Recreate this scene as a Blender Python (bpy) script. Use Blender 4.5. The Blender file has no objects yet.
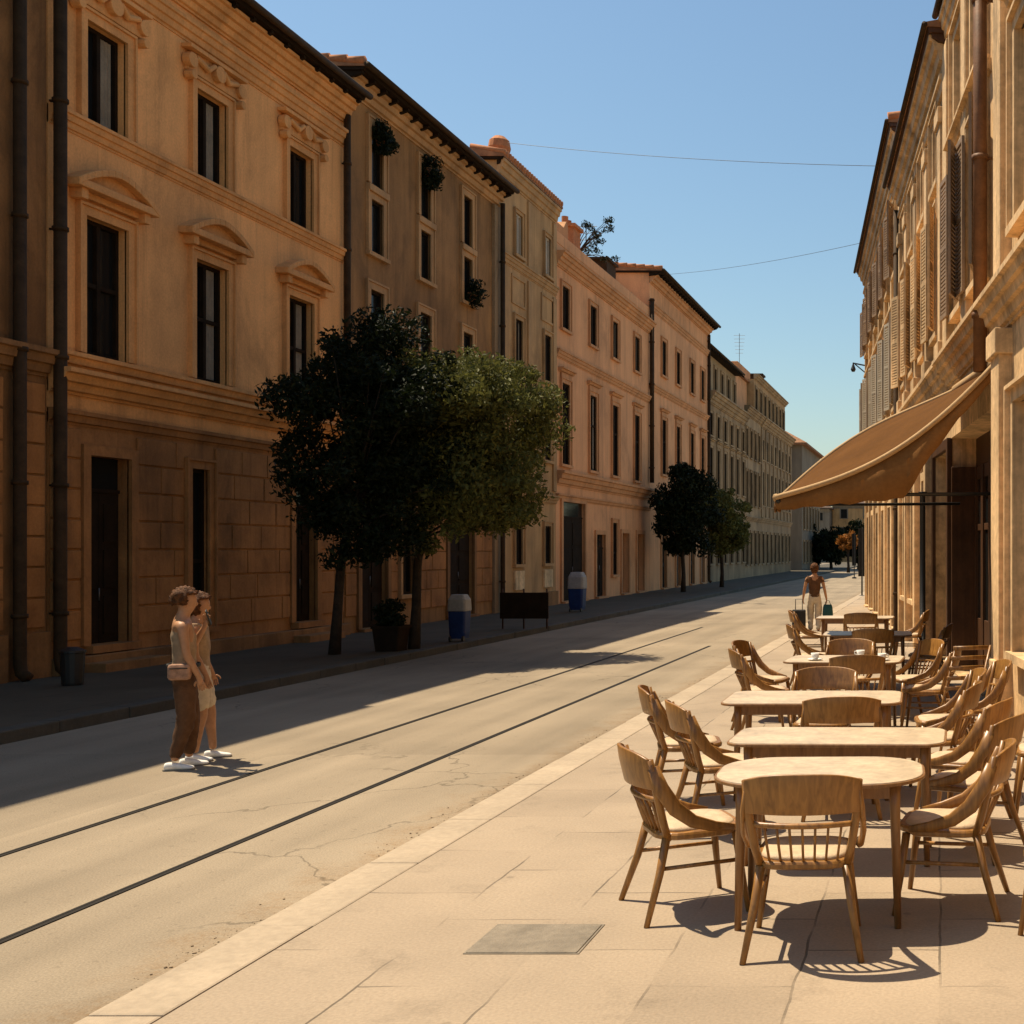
import bpy, bmesh, math, random
from mathutils import Vector, Matrix, noise as mnoise
PI = math.pi
R = math.radians
rnd = random.Random(11)
S = bpy.context.scene
COL = S.collection

# ------------------------------------------------------------------ materials
def nodes_of(m):
    m.use_nodes = True
    return m.node_tree.nodes, m.node_tree.links

def surf(name, col, var=.18, scale=1.2, rough=.85, bump=.15, bscale=30, streak=0.0, spec=.3,
         coords='world', stain=0.0, fine=.10, fscale=25, metal=0.0, island=0.0, sheen=0.0, streak_sc=(1.6, 1.6, .22)):
    """weathered one-colour surface: two noises, optional vertical runs, fine bump"""
    m = bpy.data.materials.new(name)
    N, L = nodes_of(m)
    b = N['Principled BSDF']
    if coords == 'world':
        src = N.new('ShaderNodeNewGeometry').outputs['Position']
    else:
        src = N.new('ShaderNodeTexCoord').outputs['Object']
    def noise(sc, det=5, rgh=.6, vec=src):
        n = N.new('ShaderNodeTexNoise'); n.inputs['Scale'].default_value = sc
        n.inputs['Detail'].default_value = det; n.inputs['Roughness'].default_value = rgh
        L.new(vec, n.inputs['Vector']); return n.outputs['Fac']
    def rng(fac, lo, hi, a=.3, b_=.7):
        r = N.new('ShaderNodeMapRange'); L.new(fac, r.inputs[0])
        r.inputs[1].default_value = a; r.inputs[2].default_value = b_
        r.inputs[3].default_value = lo; r.inputs[4].default_value = hi
        return r.outputs[0]
    def mul(a, b_):
        n = N.new('ShaderNodeMath'); n.operation = 'MULTIPLY'; L.new(a, n.inputs[0]); L.new(b_, n.inputs[1]); return n.outputs[0]
    f = rng(noise(scale), 1 - var, 1 + var)
    f = mul(f, rng(noise(fscale, 4), 1 - fine, 1 + fine))
    if streak:
        mp = N.new('ShaderNodeMapping'); mp.inputs['Scale'].default_value = streak_sc; L.new(src, mp.inputs['Vector'])
        f = mul(f, rng(noise(1.0, 4, .65, mp.outputs[0]), 1 - streak, 1 + streak * .5, .32, .62))
    if stain:
        nn = N.new('ShaderNodeTexNoise'); nn.inputs['Scale'].default_value = .55; nn.inputs['Detail'].default_value = 8; nn.inputs['Roughness'].default_value = .72; nn.inputs['Distortion'].default_value = .6
        mp2 = N.new('ShaderNodeMapping'); mp2.inputs['Scale'].default_value = (1, 1, .6); mp2.inputs['Location'].default_value = (3.1, 7.7, 1.3); L.new(src, mp2.inputs['Vector']); L.new(mp2.outputs[0], nn.inputs['Vector'])
        f = mul(f, rng(nn.outputs['Fac'], 1.05, 1 - stain, .5, .66))
        mp3 = N.new('ShaderNodeMapping'); mp3.inputs['Scale'].default_value = (4.5, 4.5, .16); L.new(src, mp3.inputs['Vector'])
        f = mul(f, rng(noise(1.0, 6, .7, mp3.outputs[0]), 1.04, 1 - stain * .7, .52, .68))
    if island:
        g = N.new('ShaderNodeNewGeometry')
        f = mul(f, rng(g.outputs['Random Per Island'], 1 - island, 1 + island, 0, 1))
    mx = N.new('ShaderNodeVectorMath'); mx.operation = 'SCALE'
    mx.inputs[0].default_value = col; L.new(f, mx.inputs['Scale'])
    L.new(mx.outputs[0], b.inputs['Base Color'])
    b.inputs['Roughness'].default_value = rough
    b.inputs['Metallic'].default_value = metal
    b.inputs['Specular IOR Level'].default_value = spec
    if bump:
        bp = N.new('ShaderNodeBump'); bp.inputs['Strength'].default_value = bump; bp.inputs['Distance'].default_value = .02
        L.new(noise(bscale, 6, .65), bp.inputs['Height']); L.new(bp.outputs[0], b.inputs['Normal'])
    return m

def wood(name, col, dark, rough=.36):
    m = bpy.data.materials.new(name); N, L = nodes_of(m); b = N['Principled BSDF']
    tc = N.new('ShaderNodeTexCoord'); mp = N.new('ShaderNodeMapping'); mp.inputs['Scale'].default_value = (14, 14, 2.2)
    L.new(tc.outputs['Object'], mp.inputs[0])
    n = N.new('ShaderNodeTexNoise'); n.inputs['Scale'].default_value = 2.5; n.inputs['Detail'].default_value = 6; n.inputs['Distortion'].default_value = .8
    L.new(mp.outputs[0], n.inputs['Vector'])
    r = N.new('ShaderNodeValToRGB'); r.color_ramp.elements[0].position = .32; r.color_ramp.elements[1].position = .7
    r.color_ramp.elements[0].color = (*dark, 1); r.color_ramp.elements[1].color = (*col, 1)
    L.new(n.outputs['Fac'], r.inputs[0])
    oi = N.new('ShaderNodeObjectInfo'); mr = N.new('ShaderNodeMapRange'); mr.inputs[3].default_value = .8; mr.inputs[4].default_value = 1.2
    L.new(oi.outputs['Random'], mr.inputs[0])
    sc = N.new('ShaderNodeVectorMath'); sc.operation = 'SCALE'; L.new(r.outputs[0], sc.inputs[0]); L.new(mr.outputs[0], sc.inputs['Scale'])
    L.new(sc.outputs[0], b.inputs['Base Color']); b.inputs['Roughness'].default_value = rough
    bp = N.new('ShaderNodeBump'); bp.inputs['Strength'].default_value = .12; bp.inputs['Distance'].default_value = .005
    L.new(n.outputs['Fac'], bp.inputs['Height']); L.new(bp.outputs[0], b.inputs['Normal'])
    return m

def glass(name):
    m = bpy.data.materials.new(name); N, L = nodes_of(m); b = N['Principled BSDF']
    b.inputs['Base Color'].default_value = (.012, .013, .013, 1)
    b.inputs['Roughness'].default_value = .12; b.inputs['Specular IOR Level'].default_value = .14
    g = N.new('ShaderNodeNewGeometry'); n = N.new('ShaderNodeTexNoise'); n.inputs['Scale'].default_value = 1.3
    L.new(g.outputs['Position'], n.inputs['Vector'])
    bp = N.new('ShaderNodeBump'); bp.inputs['Strength'].default_value = .05; bp.inputs['Distance'].default_value = .05
    L.new(n.outputs['Fac'], bp.inputs['Height']); L.new(bp.outputs[0], b.inputs['Normal'])
    return m

def leafmat(name, col, tr=.35):
    m = bpy.data.materials.new(name); N, L = nodes_of(m); b = N['Principled BSDF']
    g = N.new('ShaderNodeNewGeometry')
    r = N.new('ShaderNodeValToRGB')
    c = Vector(col)
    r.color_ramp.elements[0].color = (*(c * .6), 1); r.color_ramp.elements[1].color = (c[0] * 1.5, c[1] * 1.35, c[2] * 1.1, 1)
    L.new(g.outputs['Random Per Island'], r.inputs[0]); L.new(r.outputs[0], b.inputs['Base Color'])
    b.inputs['Roughness'].default_value = .6; b.inputs['Specular IOR Level'].default_value = .16
    t = N.new('ShaderNodeBsdfTranslucent'); L.new(r.outputs[0], t.inputs['Color'])
    mx = N.new('ShaderNodeMixShader'); mx.inputs[0].default_value = tr
    L.new(b.outputs[0], mx.inputs[1]); L.new(t.outputs[0], mx.inputs[2])
    L.new(mx.outputs[0], N['Material Output'].inputs['Surface'])
    return m

def slabs(name, col, bw, bh, var=.1, mortar=.008, rough=.8, rot=0, off=.5):
    """stone slabs: joints and slab-to-slab tone from a brick texture laid on the ground"""
    m = bpy.data.materials.new(name); N, L = nodes_of(m); b = N['Principled BSDF']
    g = N.new('ShaderNodeNewGeometry'); mp = N.new('ShaderNodeMapping'); mp.inputs['Rotation'].default_value = (0, 0, rot)
    L.new(g.outputs['Position'], mp.inputs[0])
    wn = N.new('ShaderNodeTexNoise'); wn.inputs['Scale'].default_value = 3; L.new(mp.outputs[0], wn.inputs['Vector'])
    ad = N.new('ShaderNodeMixRGB'); ad.blend_type = 'LINEAR_LIGHT'; ad.inputs[0].default_value = .018
    L.new(mp.outputs[0], ad.inputs[1]); L.new(wn.outputs['Color'], ad.inputs[2])
    br = N.new('ShaderNodeTexBrick'); L.new(ad.outputs[0], br.inputs['Vector'])
    c = Vector(col)
    br.inputs['Color1'].default_value = (*(c * (1 - var)), 1); br.inputs['Color2'].default_value = (*(c * (1 + var)), 1)
    br.inputs['Mortar'].default_value = (*(c * .45), 1)
    br.inputs['Scale'].default_value = 1; br.inputs['Brick Width'].default_value = bw; br.inputs['Row Height'].default_value = bh
    br.inputs['Mortar Size'].default_value = mortar; br.offset = off; br.inputs['Mortar Smooth'].default_value = .3
    # joints fade in and out: worn and sand-filled
    jn = N.new('ShaderNodeTexNoise'); jn.inputs['Scale'].default_value = 1.7; jn.inputs['Detail'].default_value = 3; L.new(g.outputs['Position'], jn.inputs['Vector'])
    jr = N.new('ShaderNodeMapRange'); jr.inputs[1].default_value = .42; jr.inputs[2].default_value = .6; L.new(jn.outputs['Fac'], jr.inputs[0])
    plain = N.new('ShaderNodeRGB'); plain.outputs[0].default_value = (*c, 1)
    jm = N.new('ShaderNodeMath'); jm.operation = 'MULTIPLY'; L.new(jr.outputs[0], jm.inputs[0]); L.new(br.outputs['Fac'], jm.inputs[1])
    mm = N.new('ShaderNodeMixRGB'); L.new(jm.outputs[0], mm.inputs[0])
    # slab tone without joints
    br2 = N.new('ShaderNodeTexBrick'); L.new(ad.outputs[0], br2.inputs['Vector'])
    for k in ('Color1', 'Color2'): br2.inputs[k].default_value = br.inputs[k].default_value
    br2.inputs['Mortar'].default_value = (*c, 1); br2.inputs['Scale'].default_value = 1; br2.offset = off
    br2.inputs['Brick Width'].default_value = bw; br2.inputs['Row Height'].default_value = bh; br2.inputs['Mortar Size'].default_value = 0
    L.new(br2.outputs['Color'], mm.inputs[1]); mm.inputs[2].default_value = (*(c * .4), 1)
    n1 = N.new('ShaderNodeTexNoise'); n1.inputs['Scale'].default_value = .9; n1.inputs['Detail'].default_value = 6; L.new(g.outputs['Position'], n1.inputs['Vector'])
    r1 = N.new('ShaderNodeMapRange'); r1.inputs[1].default_value = .3; r1.inputs[2].default_value = .7; r1.inputs[3].default_value = .84; r1.inputs[4].default_value = 1.1; L.new(n1.outputs['Fac'], r1.inputs[0])
    n2 = N.new('ShaderNodeTexNoise'); n2.inputs['Scale'].default_value = 60; n2.inputs['Detail'].default_value = 5; L.new(g.outputs['Position'], n2.inputs['Vector'])
    r2 = N.new('ShaderNodeMapRange'); r2.inputs[1].default_value = .3; r2.inputs[2].default_value = .7; r2.inputs[3].default_value = .88; r2.inputs[4].default_value = 1.1; L.new(n2.outputs['Fac'], r2.inputs[0])
    m1 = N.new('ShaderNodeMath'); m1.operation = 'MULTIPLY'; L.new(r1.outputs[0], m1.inputs[0]); L.new(r2.outputs[0], m1.inputs[1])
    vs = N.new('ShaderNodeTexVoronoi'); vs.inputs['Scale'].default_value = 2.3; L.new(g.outputs['Position'], vs.inputs['Vector'])
    vr = N.new('ShaderNodeMapRange'); L.new(vs.outputs['Distance'], vr.inputs[0]); vr.inputs[1].default_value = .035; vr.inputs[2].default_value = .06; vr.inputs[3].default_value = .78; vr.inputs[4].default_value = 1
    n3 = N.new('ShaderNodeTexNoise'); n3.inputs['Scale'].default_value = 2.6; n3.inputs['Detail'].default_value = 7; n3.inputs['Roughness'].default_value = .7; L.new(g.outputs['Position'], n3.inputs['Vector'])
    r3 = N.new('ShaderNodeMapRange'); L.new(n3.outputs['Fac'], r3.inputs[0]); r3.inputs[1].default_value = .56; r3.inputs[2].default_value = .72; r3.inputs[3].default_value = 1; r3.inputs[4].default_value = .8
    m2 = N.new('ShaderNodeMath'); m2.operation = 'MULTIPLY'; L.new(vr.outputs[0], m2.inputs[0]); L.new(r3.outputs[0], m2.inputs[1])
    m3 = N.new('ShaderNodeMath'); m3.operation = 'MULTIPLY'; L.new(m1.outputs[0], m3.inputs[0]); L.new(m2.outputs[0], m3.inputs[1]); m1 = m3
    sc = N.new('ShaderNodeVectorMath'); sc.operation = 'SCALE'; L.new(mm.outputs[0], sc.inputs[0]); L.new(m1.outputs[0], sc.inputs['Scale'])
    L.new(sc.outputs[0], b.inputs['Base Color']); b.inputs['Roughness'].default_value = rough; b.inputs['Specular IOR Level'].default_value = .25
    hs = N.new('ShaderNodeMath'); hs.operation = 'MULTIPLY_ADD'; L.new(jm.outputs[0], hs.inputs[0]); hs.inputs[1].default_value = -1.0; L.new(n2.outputs['Fac'], hs.inputs[2])
    bp = N.new('ShaderNodeBump'); bp.inputs['Strength'].default_value = .25; bp.inputs['Distance'].default_value = .01
    L.new(hs.outputs[0], bp.inputs['Height']); L.new(bp.outputs[0], b.inputs['Normal'])
    return m

def roadmat():
    m = bpy.data.materials.new('worn_road'); N, L = nodes_of(m); b = N['Principled BSDF']
    g = N.new('ShaderNodeNewGeometry'); P = g.outputs['Position']
    sep = N.new('ShaderNodeSeparateXYZ'); L.new(P, sep.inputs[0])
    def noise(sc, det, vec=P):
        n = N.new('ShaderNodeTexNoise'); n.inputs['Scale'].default_value = sc; n.inputs['Detail'].default_value = det; L.new(vec, n.inputs['Vector']); return n.outputs['Fac']
    def rng(f, a, b_, lo, hi):
        r = N.new('ShaderNodeMapRange'); L.new(f, r.inputs[0]); r.inputs[1].default_value = a; r.inputs[2].default_value = b_; r.inputs[3].default_value = lo; r.inputs[4].default_value = hi; return r.outputs[0]
    def mth(op, a, b_):
        n = N.new('ShaderNodeMath'); n.operation = op
        for i, v in enumerate((a, b_)):
            if isinstance(v, (int, float)): n.inputs[i].default_value = v
            else: L.new(v, n.inputs[i])
        return n.outputs[0]
    f = rng(noise(.45, 5), .3, .7, .84, 1.13)
    mp = N.new('ShaderNodeMapping'); mp.inputs['Scale'].default_value = (2.2, .12, 1); L.new(P, mp.inputs[0])
    f = mth('MULTIPLY', f, rng(noise(1, 4, mp.outputs[0]), .3, .7, .86, 1.1))      # wear along the wheel paths
    f = mth('MULTIPLY', f, rng(noise(90, 4), .3, .7, .8, 1.18))
    f = mth('MULTIPLY', f, rng(noise(14, 6), .62, .72, 1.0, .8))
    vo = N.new('ShaderNodeTexVoronoi'); vo.feature = 'DISTANCE_TO_EDGE'; vo.inputs['Scale'].default_value = .55
    wv = N.new('ShaderNodeTexNoise'); wv.inputs['Scale'].default_value = 2.2; wv.inputs['Detail'].default_value = 5; L.new(P, wv.inputs['Vector'])
    wm = N.new('ShaderNodeMixRGB'); wm.blend_type = 'LINEAR_LIGHT'; wm.inputs[0].default_value = .3; L.new(P, wm.inputs[1]); L.new(wv.outputs['Color'], wm.inputs[2]); L.new(wm.outputs[0], vo.inputs['Vector'])
    ck = mth('MULTIPLY', rng(vo.outputs['Distance'], .002, .009, 1, 0), rng(noise(.35, 2), .5, .58, 0, .4))
    f = mth('MULTIPLY', f, mth('SUBTRACT', 1.0, ck))
    vp = N.new('ShaderNodeTexVoronoi'); vp.inputs['Scale'].default_value = .22; vp.distance = 'CHEBYCHEV'; L.new(P, vp.inputs['Vector'])
    ps = N.new('ShaderNodeSeparateColor'); L.new(vp.outputs['Color'], ps.inputs[0])
    f = mth('MULTIPLY', f, rng(ps.outputs[0], .1, .9, .93, 1.05))
    # trodden dirt and grit against the kerb stones
    x = mth('ADD', sep.outputs['X'], mth('MULTIPLY', noise(3.2, 6), 1.0))
    dirt = rng(x, -3.45, -2.95, 0, 1)
    dirt = mth('MULTIPLY', dirt, rng(noise(26, 5), .35, .65, .2, 1))
    mx = N.new('ShaderNodeMixRGB'); L.new(dirt, mx.inputs[0]); mx.inputs[1].default_value = (.266, .213, .148, 1); mx.inputs[2].default_value = (.21, .135, .07, 1)
    sc = N.new('ShaderNodeVectorMath'); sc.operation = 'SCALE'; L.new(mx.outputs[0], sc.inputs[0]); L.new(f, sc.inputs['Scale'])
    L.new(sc.outputs[0], b.inputs['Base Color']); b.inputs['Roughness'].default_value = .9; b.inputs['Specular IOR Level'].default_value = .2
    bp = N.new('ShaderNodeBump'); bp.inputs['Strength'].default_value = .35; bp.inputs['Distance'].default_value = .012
    L.new(noise(70, 6), bp.inputs['Height']); L.new(bp.outputs[0], b.inputs['Normal'])
    return m

def tilemat(name, col):
    m = bpy.data.materials.new(name); N, L = nodes_of(m); b = N['Principled BSDF']
    tc = N.new('ShaderNodeTexCoord')
    w = N.new('ShaderNodeTexWave'); w.inputs['Scale'].default_value = 1.6; w.bands_direction = 'X'; w.inputs['Distortion'].default_value = .4
    L.new(tc.outputs['Object'], w.inputs['Vector'])
    n = N.new('ShaderNodeTexNoise'); n.inputs['Scale'].default_value = 4; n.inputs['Detail'].default_value = 5; L.new(tc.outputs['Object'], n.inputs['Vector'])
    r = N.new('ShaderNodeValToRGB'); c = Vector(col); r.color_ramp.elements[0].position = .3; r.color_ramp.elements[1].position = .7
    r.color_ramp.elements[0].color = (*(c * .6), 1); r.color_ramp.elements[1].color = (*(c * 1.25), 1); L.new(n.outputs['Fac'], r.inputs[0])
    L.new(r.outputs[0], b.inputs['Base Color']); b.inputs['Roughness'].default_value = .85
    bp = N.new('ShaderNodeBump'); bp.inputs['Strength'].default_value = .8; bp.inputs['Distance'].default_value = .06
    L.new(w.outputs['Fac'], bp.inputs['Height']); L.new(bp.outputs[0], b.inputs['Normal'])
    return m

M = {}
def P(k, *a, **kw): M[k] = surf(k, *a, **kw)
P('ochre_plaster', (0.7326, 0.3712, 0.1334), var=.16, scale=.5, streak=.1, bump=.12, bscale=18, stain=.22)
P('ochre_trim', (0.6221, 0.311, 0.11), var=.16, scale=.9, streak=.12, bump=.12, stain=.2)
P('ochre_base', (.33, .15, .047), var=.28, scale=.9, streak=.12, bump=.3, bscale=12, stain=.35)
P('brown_plaster', (.27, .14, .048), var=.3, scale=.5, streak=.2, bump=.2, bscale=14, stain=.3)
P('brown_trim', (.43, .25, .11), var=.18, scale=1, streak=.15, stain=.2)
P('sand_plaster', (.42, .255, .11), var=.2, scale=.6, streak=.2, bump=.15, stain=.3)
P('sand_trim', (.40, .245, .11), var=.18, scale=1, streak=.15, stain=.2)
P('peach_plaster', (0.6245, 0.3152, 0.1462), var=.14, scale=.4, streak=.1, bump=.1, stain=.22)
P('peach_trim', (0.5051, 0.254, 0.1129), var=.15, scale=.8, streak=.12, stain=.2)
P('grey_plaster', (.285, .195, .105), var=.25, scale=.4, streak=.25, stain=.35)
P('grey_trim', (.32, .225, .125), var=.2, scale=.6, streak=.2, stain=.3)
P('stone_old', (.24, .12, .042), var=.3, scale=.8, streak=.2, bump=.35, bscale=10, stain=.35)
P('cream_plaster', (0.6372, 0.4183, 0.2088), var=.22, scale=.7, streak=.2, bump=.3, bscale=12, stain=.62, fine=.2, fscale=9)
P('cream_trim', (0.6149, 0.41, 0.2125), var=.22, scale=1.0, streak=.2, bump=.25, stain=.45, fine=.2, fscale=9)
P('pale_plaster', (0.671, 0.488, 0.268), var=.24, scale=.6, streak=.25, bump=.3, bscale=12, stain=.625, fine=.2, fscale=9)
P('far_plaster', (.20, .165, .12), var=.2, scale=.2, streak=.2)
P('dark_wood', (.022, .014, .008), var=.25, scale=4, rough=.85, coords='object', spec=.08)
P('brown_wood', (.065, .027, .010), var=.3, scale=3, rough=.5, streak=.3, streak_sc=(14, 14, .8))
P('pale_frame', (.42, .36, .27), var=.15, rough=.5)
P('shutter_paint', (.26, .17, .10), var=.25, scale=3, rough=.6)
P('pale_blind', (.46, .40, .32), var=.12, rough=.7)
P('rust_pipe', (.16, .07, .026), var=.35, scale=5, rough=.6, spec=.25)
P('dark_pipe', (.05, .028, .012), var=.3, scale=5, rough=.75, spec=.15)
P('black_metal', (.016, .016, .015), var=.2, scale=6, rough=.45, spec=.5)
P('grey_metal', (.16, .155, .15), var=.2, scale=6, rough=.45, metal=.7)
P('rail_steel', (.012, .009, .006), var=.3, scale=9, rough=.7, spec=.2)
P('kerb_stone', (.36, .285, .2), var=.14, scale=1.5, bump=.2, bscale=45)
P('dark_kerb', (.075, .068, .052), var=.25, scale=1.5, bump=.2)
P('grit', (.24, .175, .11), var=.3, scale=8, island=.35)
P('cover_iron', (.20, .165, .12), var=.2, scale=6, rough=.7, bump=.4, bscale=60)
P('awning_cloth', (.105, .046, .013), var=.16, scale=1.6, rough=.95, bump=.1, bscale=120, spec=.06)
P('awning_edge', (.42, .27, .13), var=.1, scale=3, rough=.8)
P('blue_plastic', (.010, .032, .13), var=.2, scale=4, rough=.55, spec=.3, coords='object')
P('white_plastic', (.30, .30, .29), var=.15, scale=4, rough=.6, coords='object')
P('terracotta', (.42, .17, .07), var=.25, scale=5, rough=.85)
P('bark', (.035, .024, .015), var=.4, scale=7, rough=.95, bump=.8, bscale=24)
P('skin', (.40, .20, .10), var=.1, scale=6, rough=.5, bump=.0, coords='object')
P('hair_brown', (.10, .038, .012), var=.5, scale=30, rough=.6, bump=.8, bscale=70, coords='object', spec=.15)
P('tan_cloth', (.30, .20, .115), var=.2, scale=9, rough=.9, bump=.3, bscale=18, coords='object')
P('brown_cloth', (.10, .046, .02), var=.25, scale=9, rough=.9, bump=.3, bscale=18, coords='object')
P('beige_cloth', (.55, .45, .32), var=.14, scale=9, rough=.9, bump=.3, bscale=18, coords='object')
P('bag_pink', (.34, .19, .12), var=.3, scale=18, rough=.85, coords='object', bump=.4, bscale=40)
P('white_cloth', (.75, .73, .68), var=.08, scale=9, rough=.7, coords='object')
P('green_cloth', (.015, .07, .065), var=.2, scale=9, rough=.6, coords='object')
P('dark_cloth', (.02, .018, .016), var=.2, scale=9, rough=.7, coords='object')
P('awning_valance', (.22, .105, .034), var=.18, scale=2, rough=.9, bump=.1, bscale=90, spec=.1)
P('curtain', (.22, .185, .13), var=.2, scale=3, rough=.9)
P('soil', (.06, .04, .025), var=.4, scale=9)
M['chair_wood'] = wood('chair_wood', (.32, .152, .036), (.165, .072, .016))
M['table_wood'] = wood('table_wood', (.27, .135, .045), (.16, .07, .021))
M['table_top'] = surf('table_top', (.50, .385, .25), var=.22, scale=4, rough=.4, bump=.05, coords='object', spec=.5, fine=.15)
M['seat_glare_pad'] = surf('seat_glare_pad', (.50, .37, .235), var=.18, scale=7, rough=.55, bump=.25, bscale=60, coords='object')  # pale pad puts the sun glare on the seats into colour
M['glass'] = glass('glass')
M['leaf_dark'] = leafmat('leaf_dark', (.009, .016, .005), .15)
M['leaf_olive_sunlit'] = leafmat('leaf_olive_sunlit', (.105, .115, .034), .3)  # olive leaf colour raised to stand in for sunlight on these crowns
M['leaf_gold'] = leafmat('leaf_gold', (.30, .13, .03), .35)
M['tiles'] = tilemat('tiles', (.30, .14, .06))
M['tiles_dark'] = tilemat('tiles_dark', (.11, .065, .04))
M['road'] = roadmat()
M['pave_r'] = slabs('pave_r', (.328, .255, .178), .95, .635, var=.05, mortar=.007, rot=R(90))
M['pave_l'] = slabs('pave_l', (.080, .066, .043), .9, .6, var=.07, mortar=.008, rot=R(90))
M['ground'] = surf('ground', (.2, .165, .12), var=.2, scale=.3)

# ------------------------------------------------------------------ mesh helpers
def box(bm, x0, x1, y0, y1, z0, z1, mtx=None):
    v = [bm.verts.new((x, y, z)) for x in (x0, x1) for y in (y0, y1) for z in (z0, z1)]
    if mtx:
        for q in v: q.co = mtx @ q.co
    for f in ((0, 1, 3, 2), (4, 6, 7, 5), (0, 4, 5, 1), (2, 3, 7, 6), (0, 2, 6, 4), (1, 5, 7, 3)):
        bm.faces.new([v[i] for i in f])
    return v

def tube(bm, pts, rad, n=8, cap=True, flat=None):
    """swept round bar through pts; rad a number or one per point; flat=(sx,sy) squashes the section"""
    pts = [Vector(p) for p in pts]
    if isinstance(rad, (int, float)): rad = [rad] * len(pts)
    rings = []
    up0 = None
    for i, p in enumerate(pts):
        d = (pts[min(i + 1, len(pts) - 1)] - pts[max(i - 1, 0)]).normalized()
        if up0 is None:
            a = Vector((0, 0, 1)) if abs(d.z) < .9 else Vector((0, 1, 0))
            up0 = (a - d * a.dot(d)).normalized()
        else:
            up0 = (up0 - d * up0.dot(d)).normalized()
        s = d.cross(up0)
        sx, sy = flat or (1, 1)
        rings.append([bm.verts.new(p + (up0 * math.cos(2 * PI * k / n) * sx + s * math.sin(2 * PI * k / n) * sy) * rad[i]) for k in range(n)])
    for a, b in zip(rings, rings[1:]):
        for k in range(n): bm.faces.new((a[k], a[(k + 1) % n], b[(k + 1) % n], b[k]))
    if cap:
        bm.faces.new(rings[0][::-1]); bm.faces.new(rings[-1])
    return rings

def prism(bm, prof, x0, x1):
    """profile in (y,z) swept along x"""
    a = [bm.verts.new((x0, y, z)) for y, z in prof]; b = [bm.verts.new((x1, y, z)) for y, z in prof]
    n = len(prof)
    for i in range(n): bm.faces.new((a[i], b[i], b[(i + 1) % n], a[(i + 1) % n]))
    bm.faces.new(a[::-1]); bm.faces.new(b)

def plate(bm, outline, y0, y1):
    """outline in (x,z), given thickness along y"""
    a = [bm.verts.new((x, y0, z)) for x, z in outline]; b = [bm.verts.new((x, y1, z)) for x, z in outline]
    n = len(outline)
    for i in range(n): bm.faces.new((a[i], b[i], b[(i + 1) % n], a[(i + 1) % n]))
    bm.faces.new(a[::-1]); bm.faces.new(b)

def slab(bm, outline, z0, z1):
    a = [bm.verts.new((x, y, z0)) for x, y in outline]; b = [bm.verts.new((x, y, z1)) for x, y in outline]
    n = len(outline)
    for i in range(n): bm.faces.new((a[i], a[(i + 1) % n], b[(i + 1) % n], b[i]))
    bm.faces.new(a[::-1]); bm.faces.new(b)

def rrect(w, d, r, n=6, cx=0, cy=0):
    o = []
    for qx, qy, a0 in ((1, 1, 0), (-1, 1, 90), (-1, -1, 180), (1, -1, 270)):
        for i in range(n + 1):
            a = R(a0 + 90 * i / n)
            o.append((cx + qx * (w / 2 - r) + r * math.cos(a), cy + qy * (d / 2 - r) + r * math.sin(a)))
    return o

def link(name, me, mat, parent=None):
    o = bpy.data.objects.new(name, me)
    if mat:
        me.materials.append(M[mat])
    COL.objects.link(o)
    if parent: o.parent = parent
    return o

def obj(name, bm, mat, parent=None, smooth=False, bevel=0, sub=0):
    bmesh.ops.recalc_face_normals(bm, faces=bm.faces[:])
    me = bpy.data.meshes.new(name)
    if smooth:
        for f in bm.faces: f.smooth = True
    bm.to_mesh(me); bm.free()
    o = link(name, me, mat, parent)
    if bevel:
        b = o.modifiers.new('bevel', 'BEVEL'); b.width = bevel; b.segments = 2; b.limit_method = 'ANGLE'; b.angle_limit = R(40)
    if sub:
        s = o.modifiers.new('sub', 'SUBSURF'); s.levels = sub; s.render_levels = sub
    return o

def new(): return bmesh.new()

def tag(o, label, cat, group=None):
    o['label'] = label; o['category'] = cat
    if group: o['group'] = group
    return o

def thing(name, label, cat, loc=(0, 0, 0), rz=0, group=None):
    o = bpy.data.objects.new(name, None); COL.objects.link(o)
    o.location = loc; o.rotation_euler = (0, 0, rz); o.empty_display_size = .2
    return tag(o, label, cat, group)

def struct(name, bm, mat, **k):
    o = obj(name, bm, mat, **k); o['kind'] = 'structure'; return o

def copy_tree(o, parent=None):
    c = o.copy(); COL.objects.link(c)
    if parent: c.parent = parent
    for ch in list(o.children): copy_tree(ch, c)
    return c

# ------------------------------------------------------------------ camera, sun, sky
CAMZ = 2.0; F = 1200.0; PX = 940.0; PY = 550.0
cam = bpy.data.cameras.new('camera'); co = bpy.data.objects.new('camera', cam); COL.objects.link(co)
co.location = (0, 0, CAMZ); co.rotation_euler = (R(90), 0, 0)
cam.sensor_width = 36; cam.lens = F / 1024 * 36; cam.shift_x = (512 - PX) / 1024; cam.shift_y = (PY - 512) / 1024
cam.clip_end = 3000; cam.clip_start = .05
S.camera = co

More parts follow.
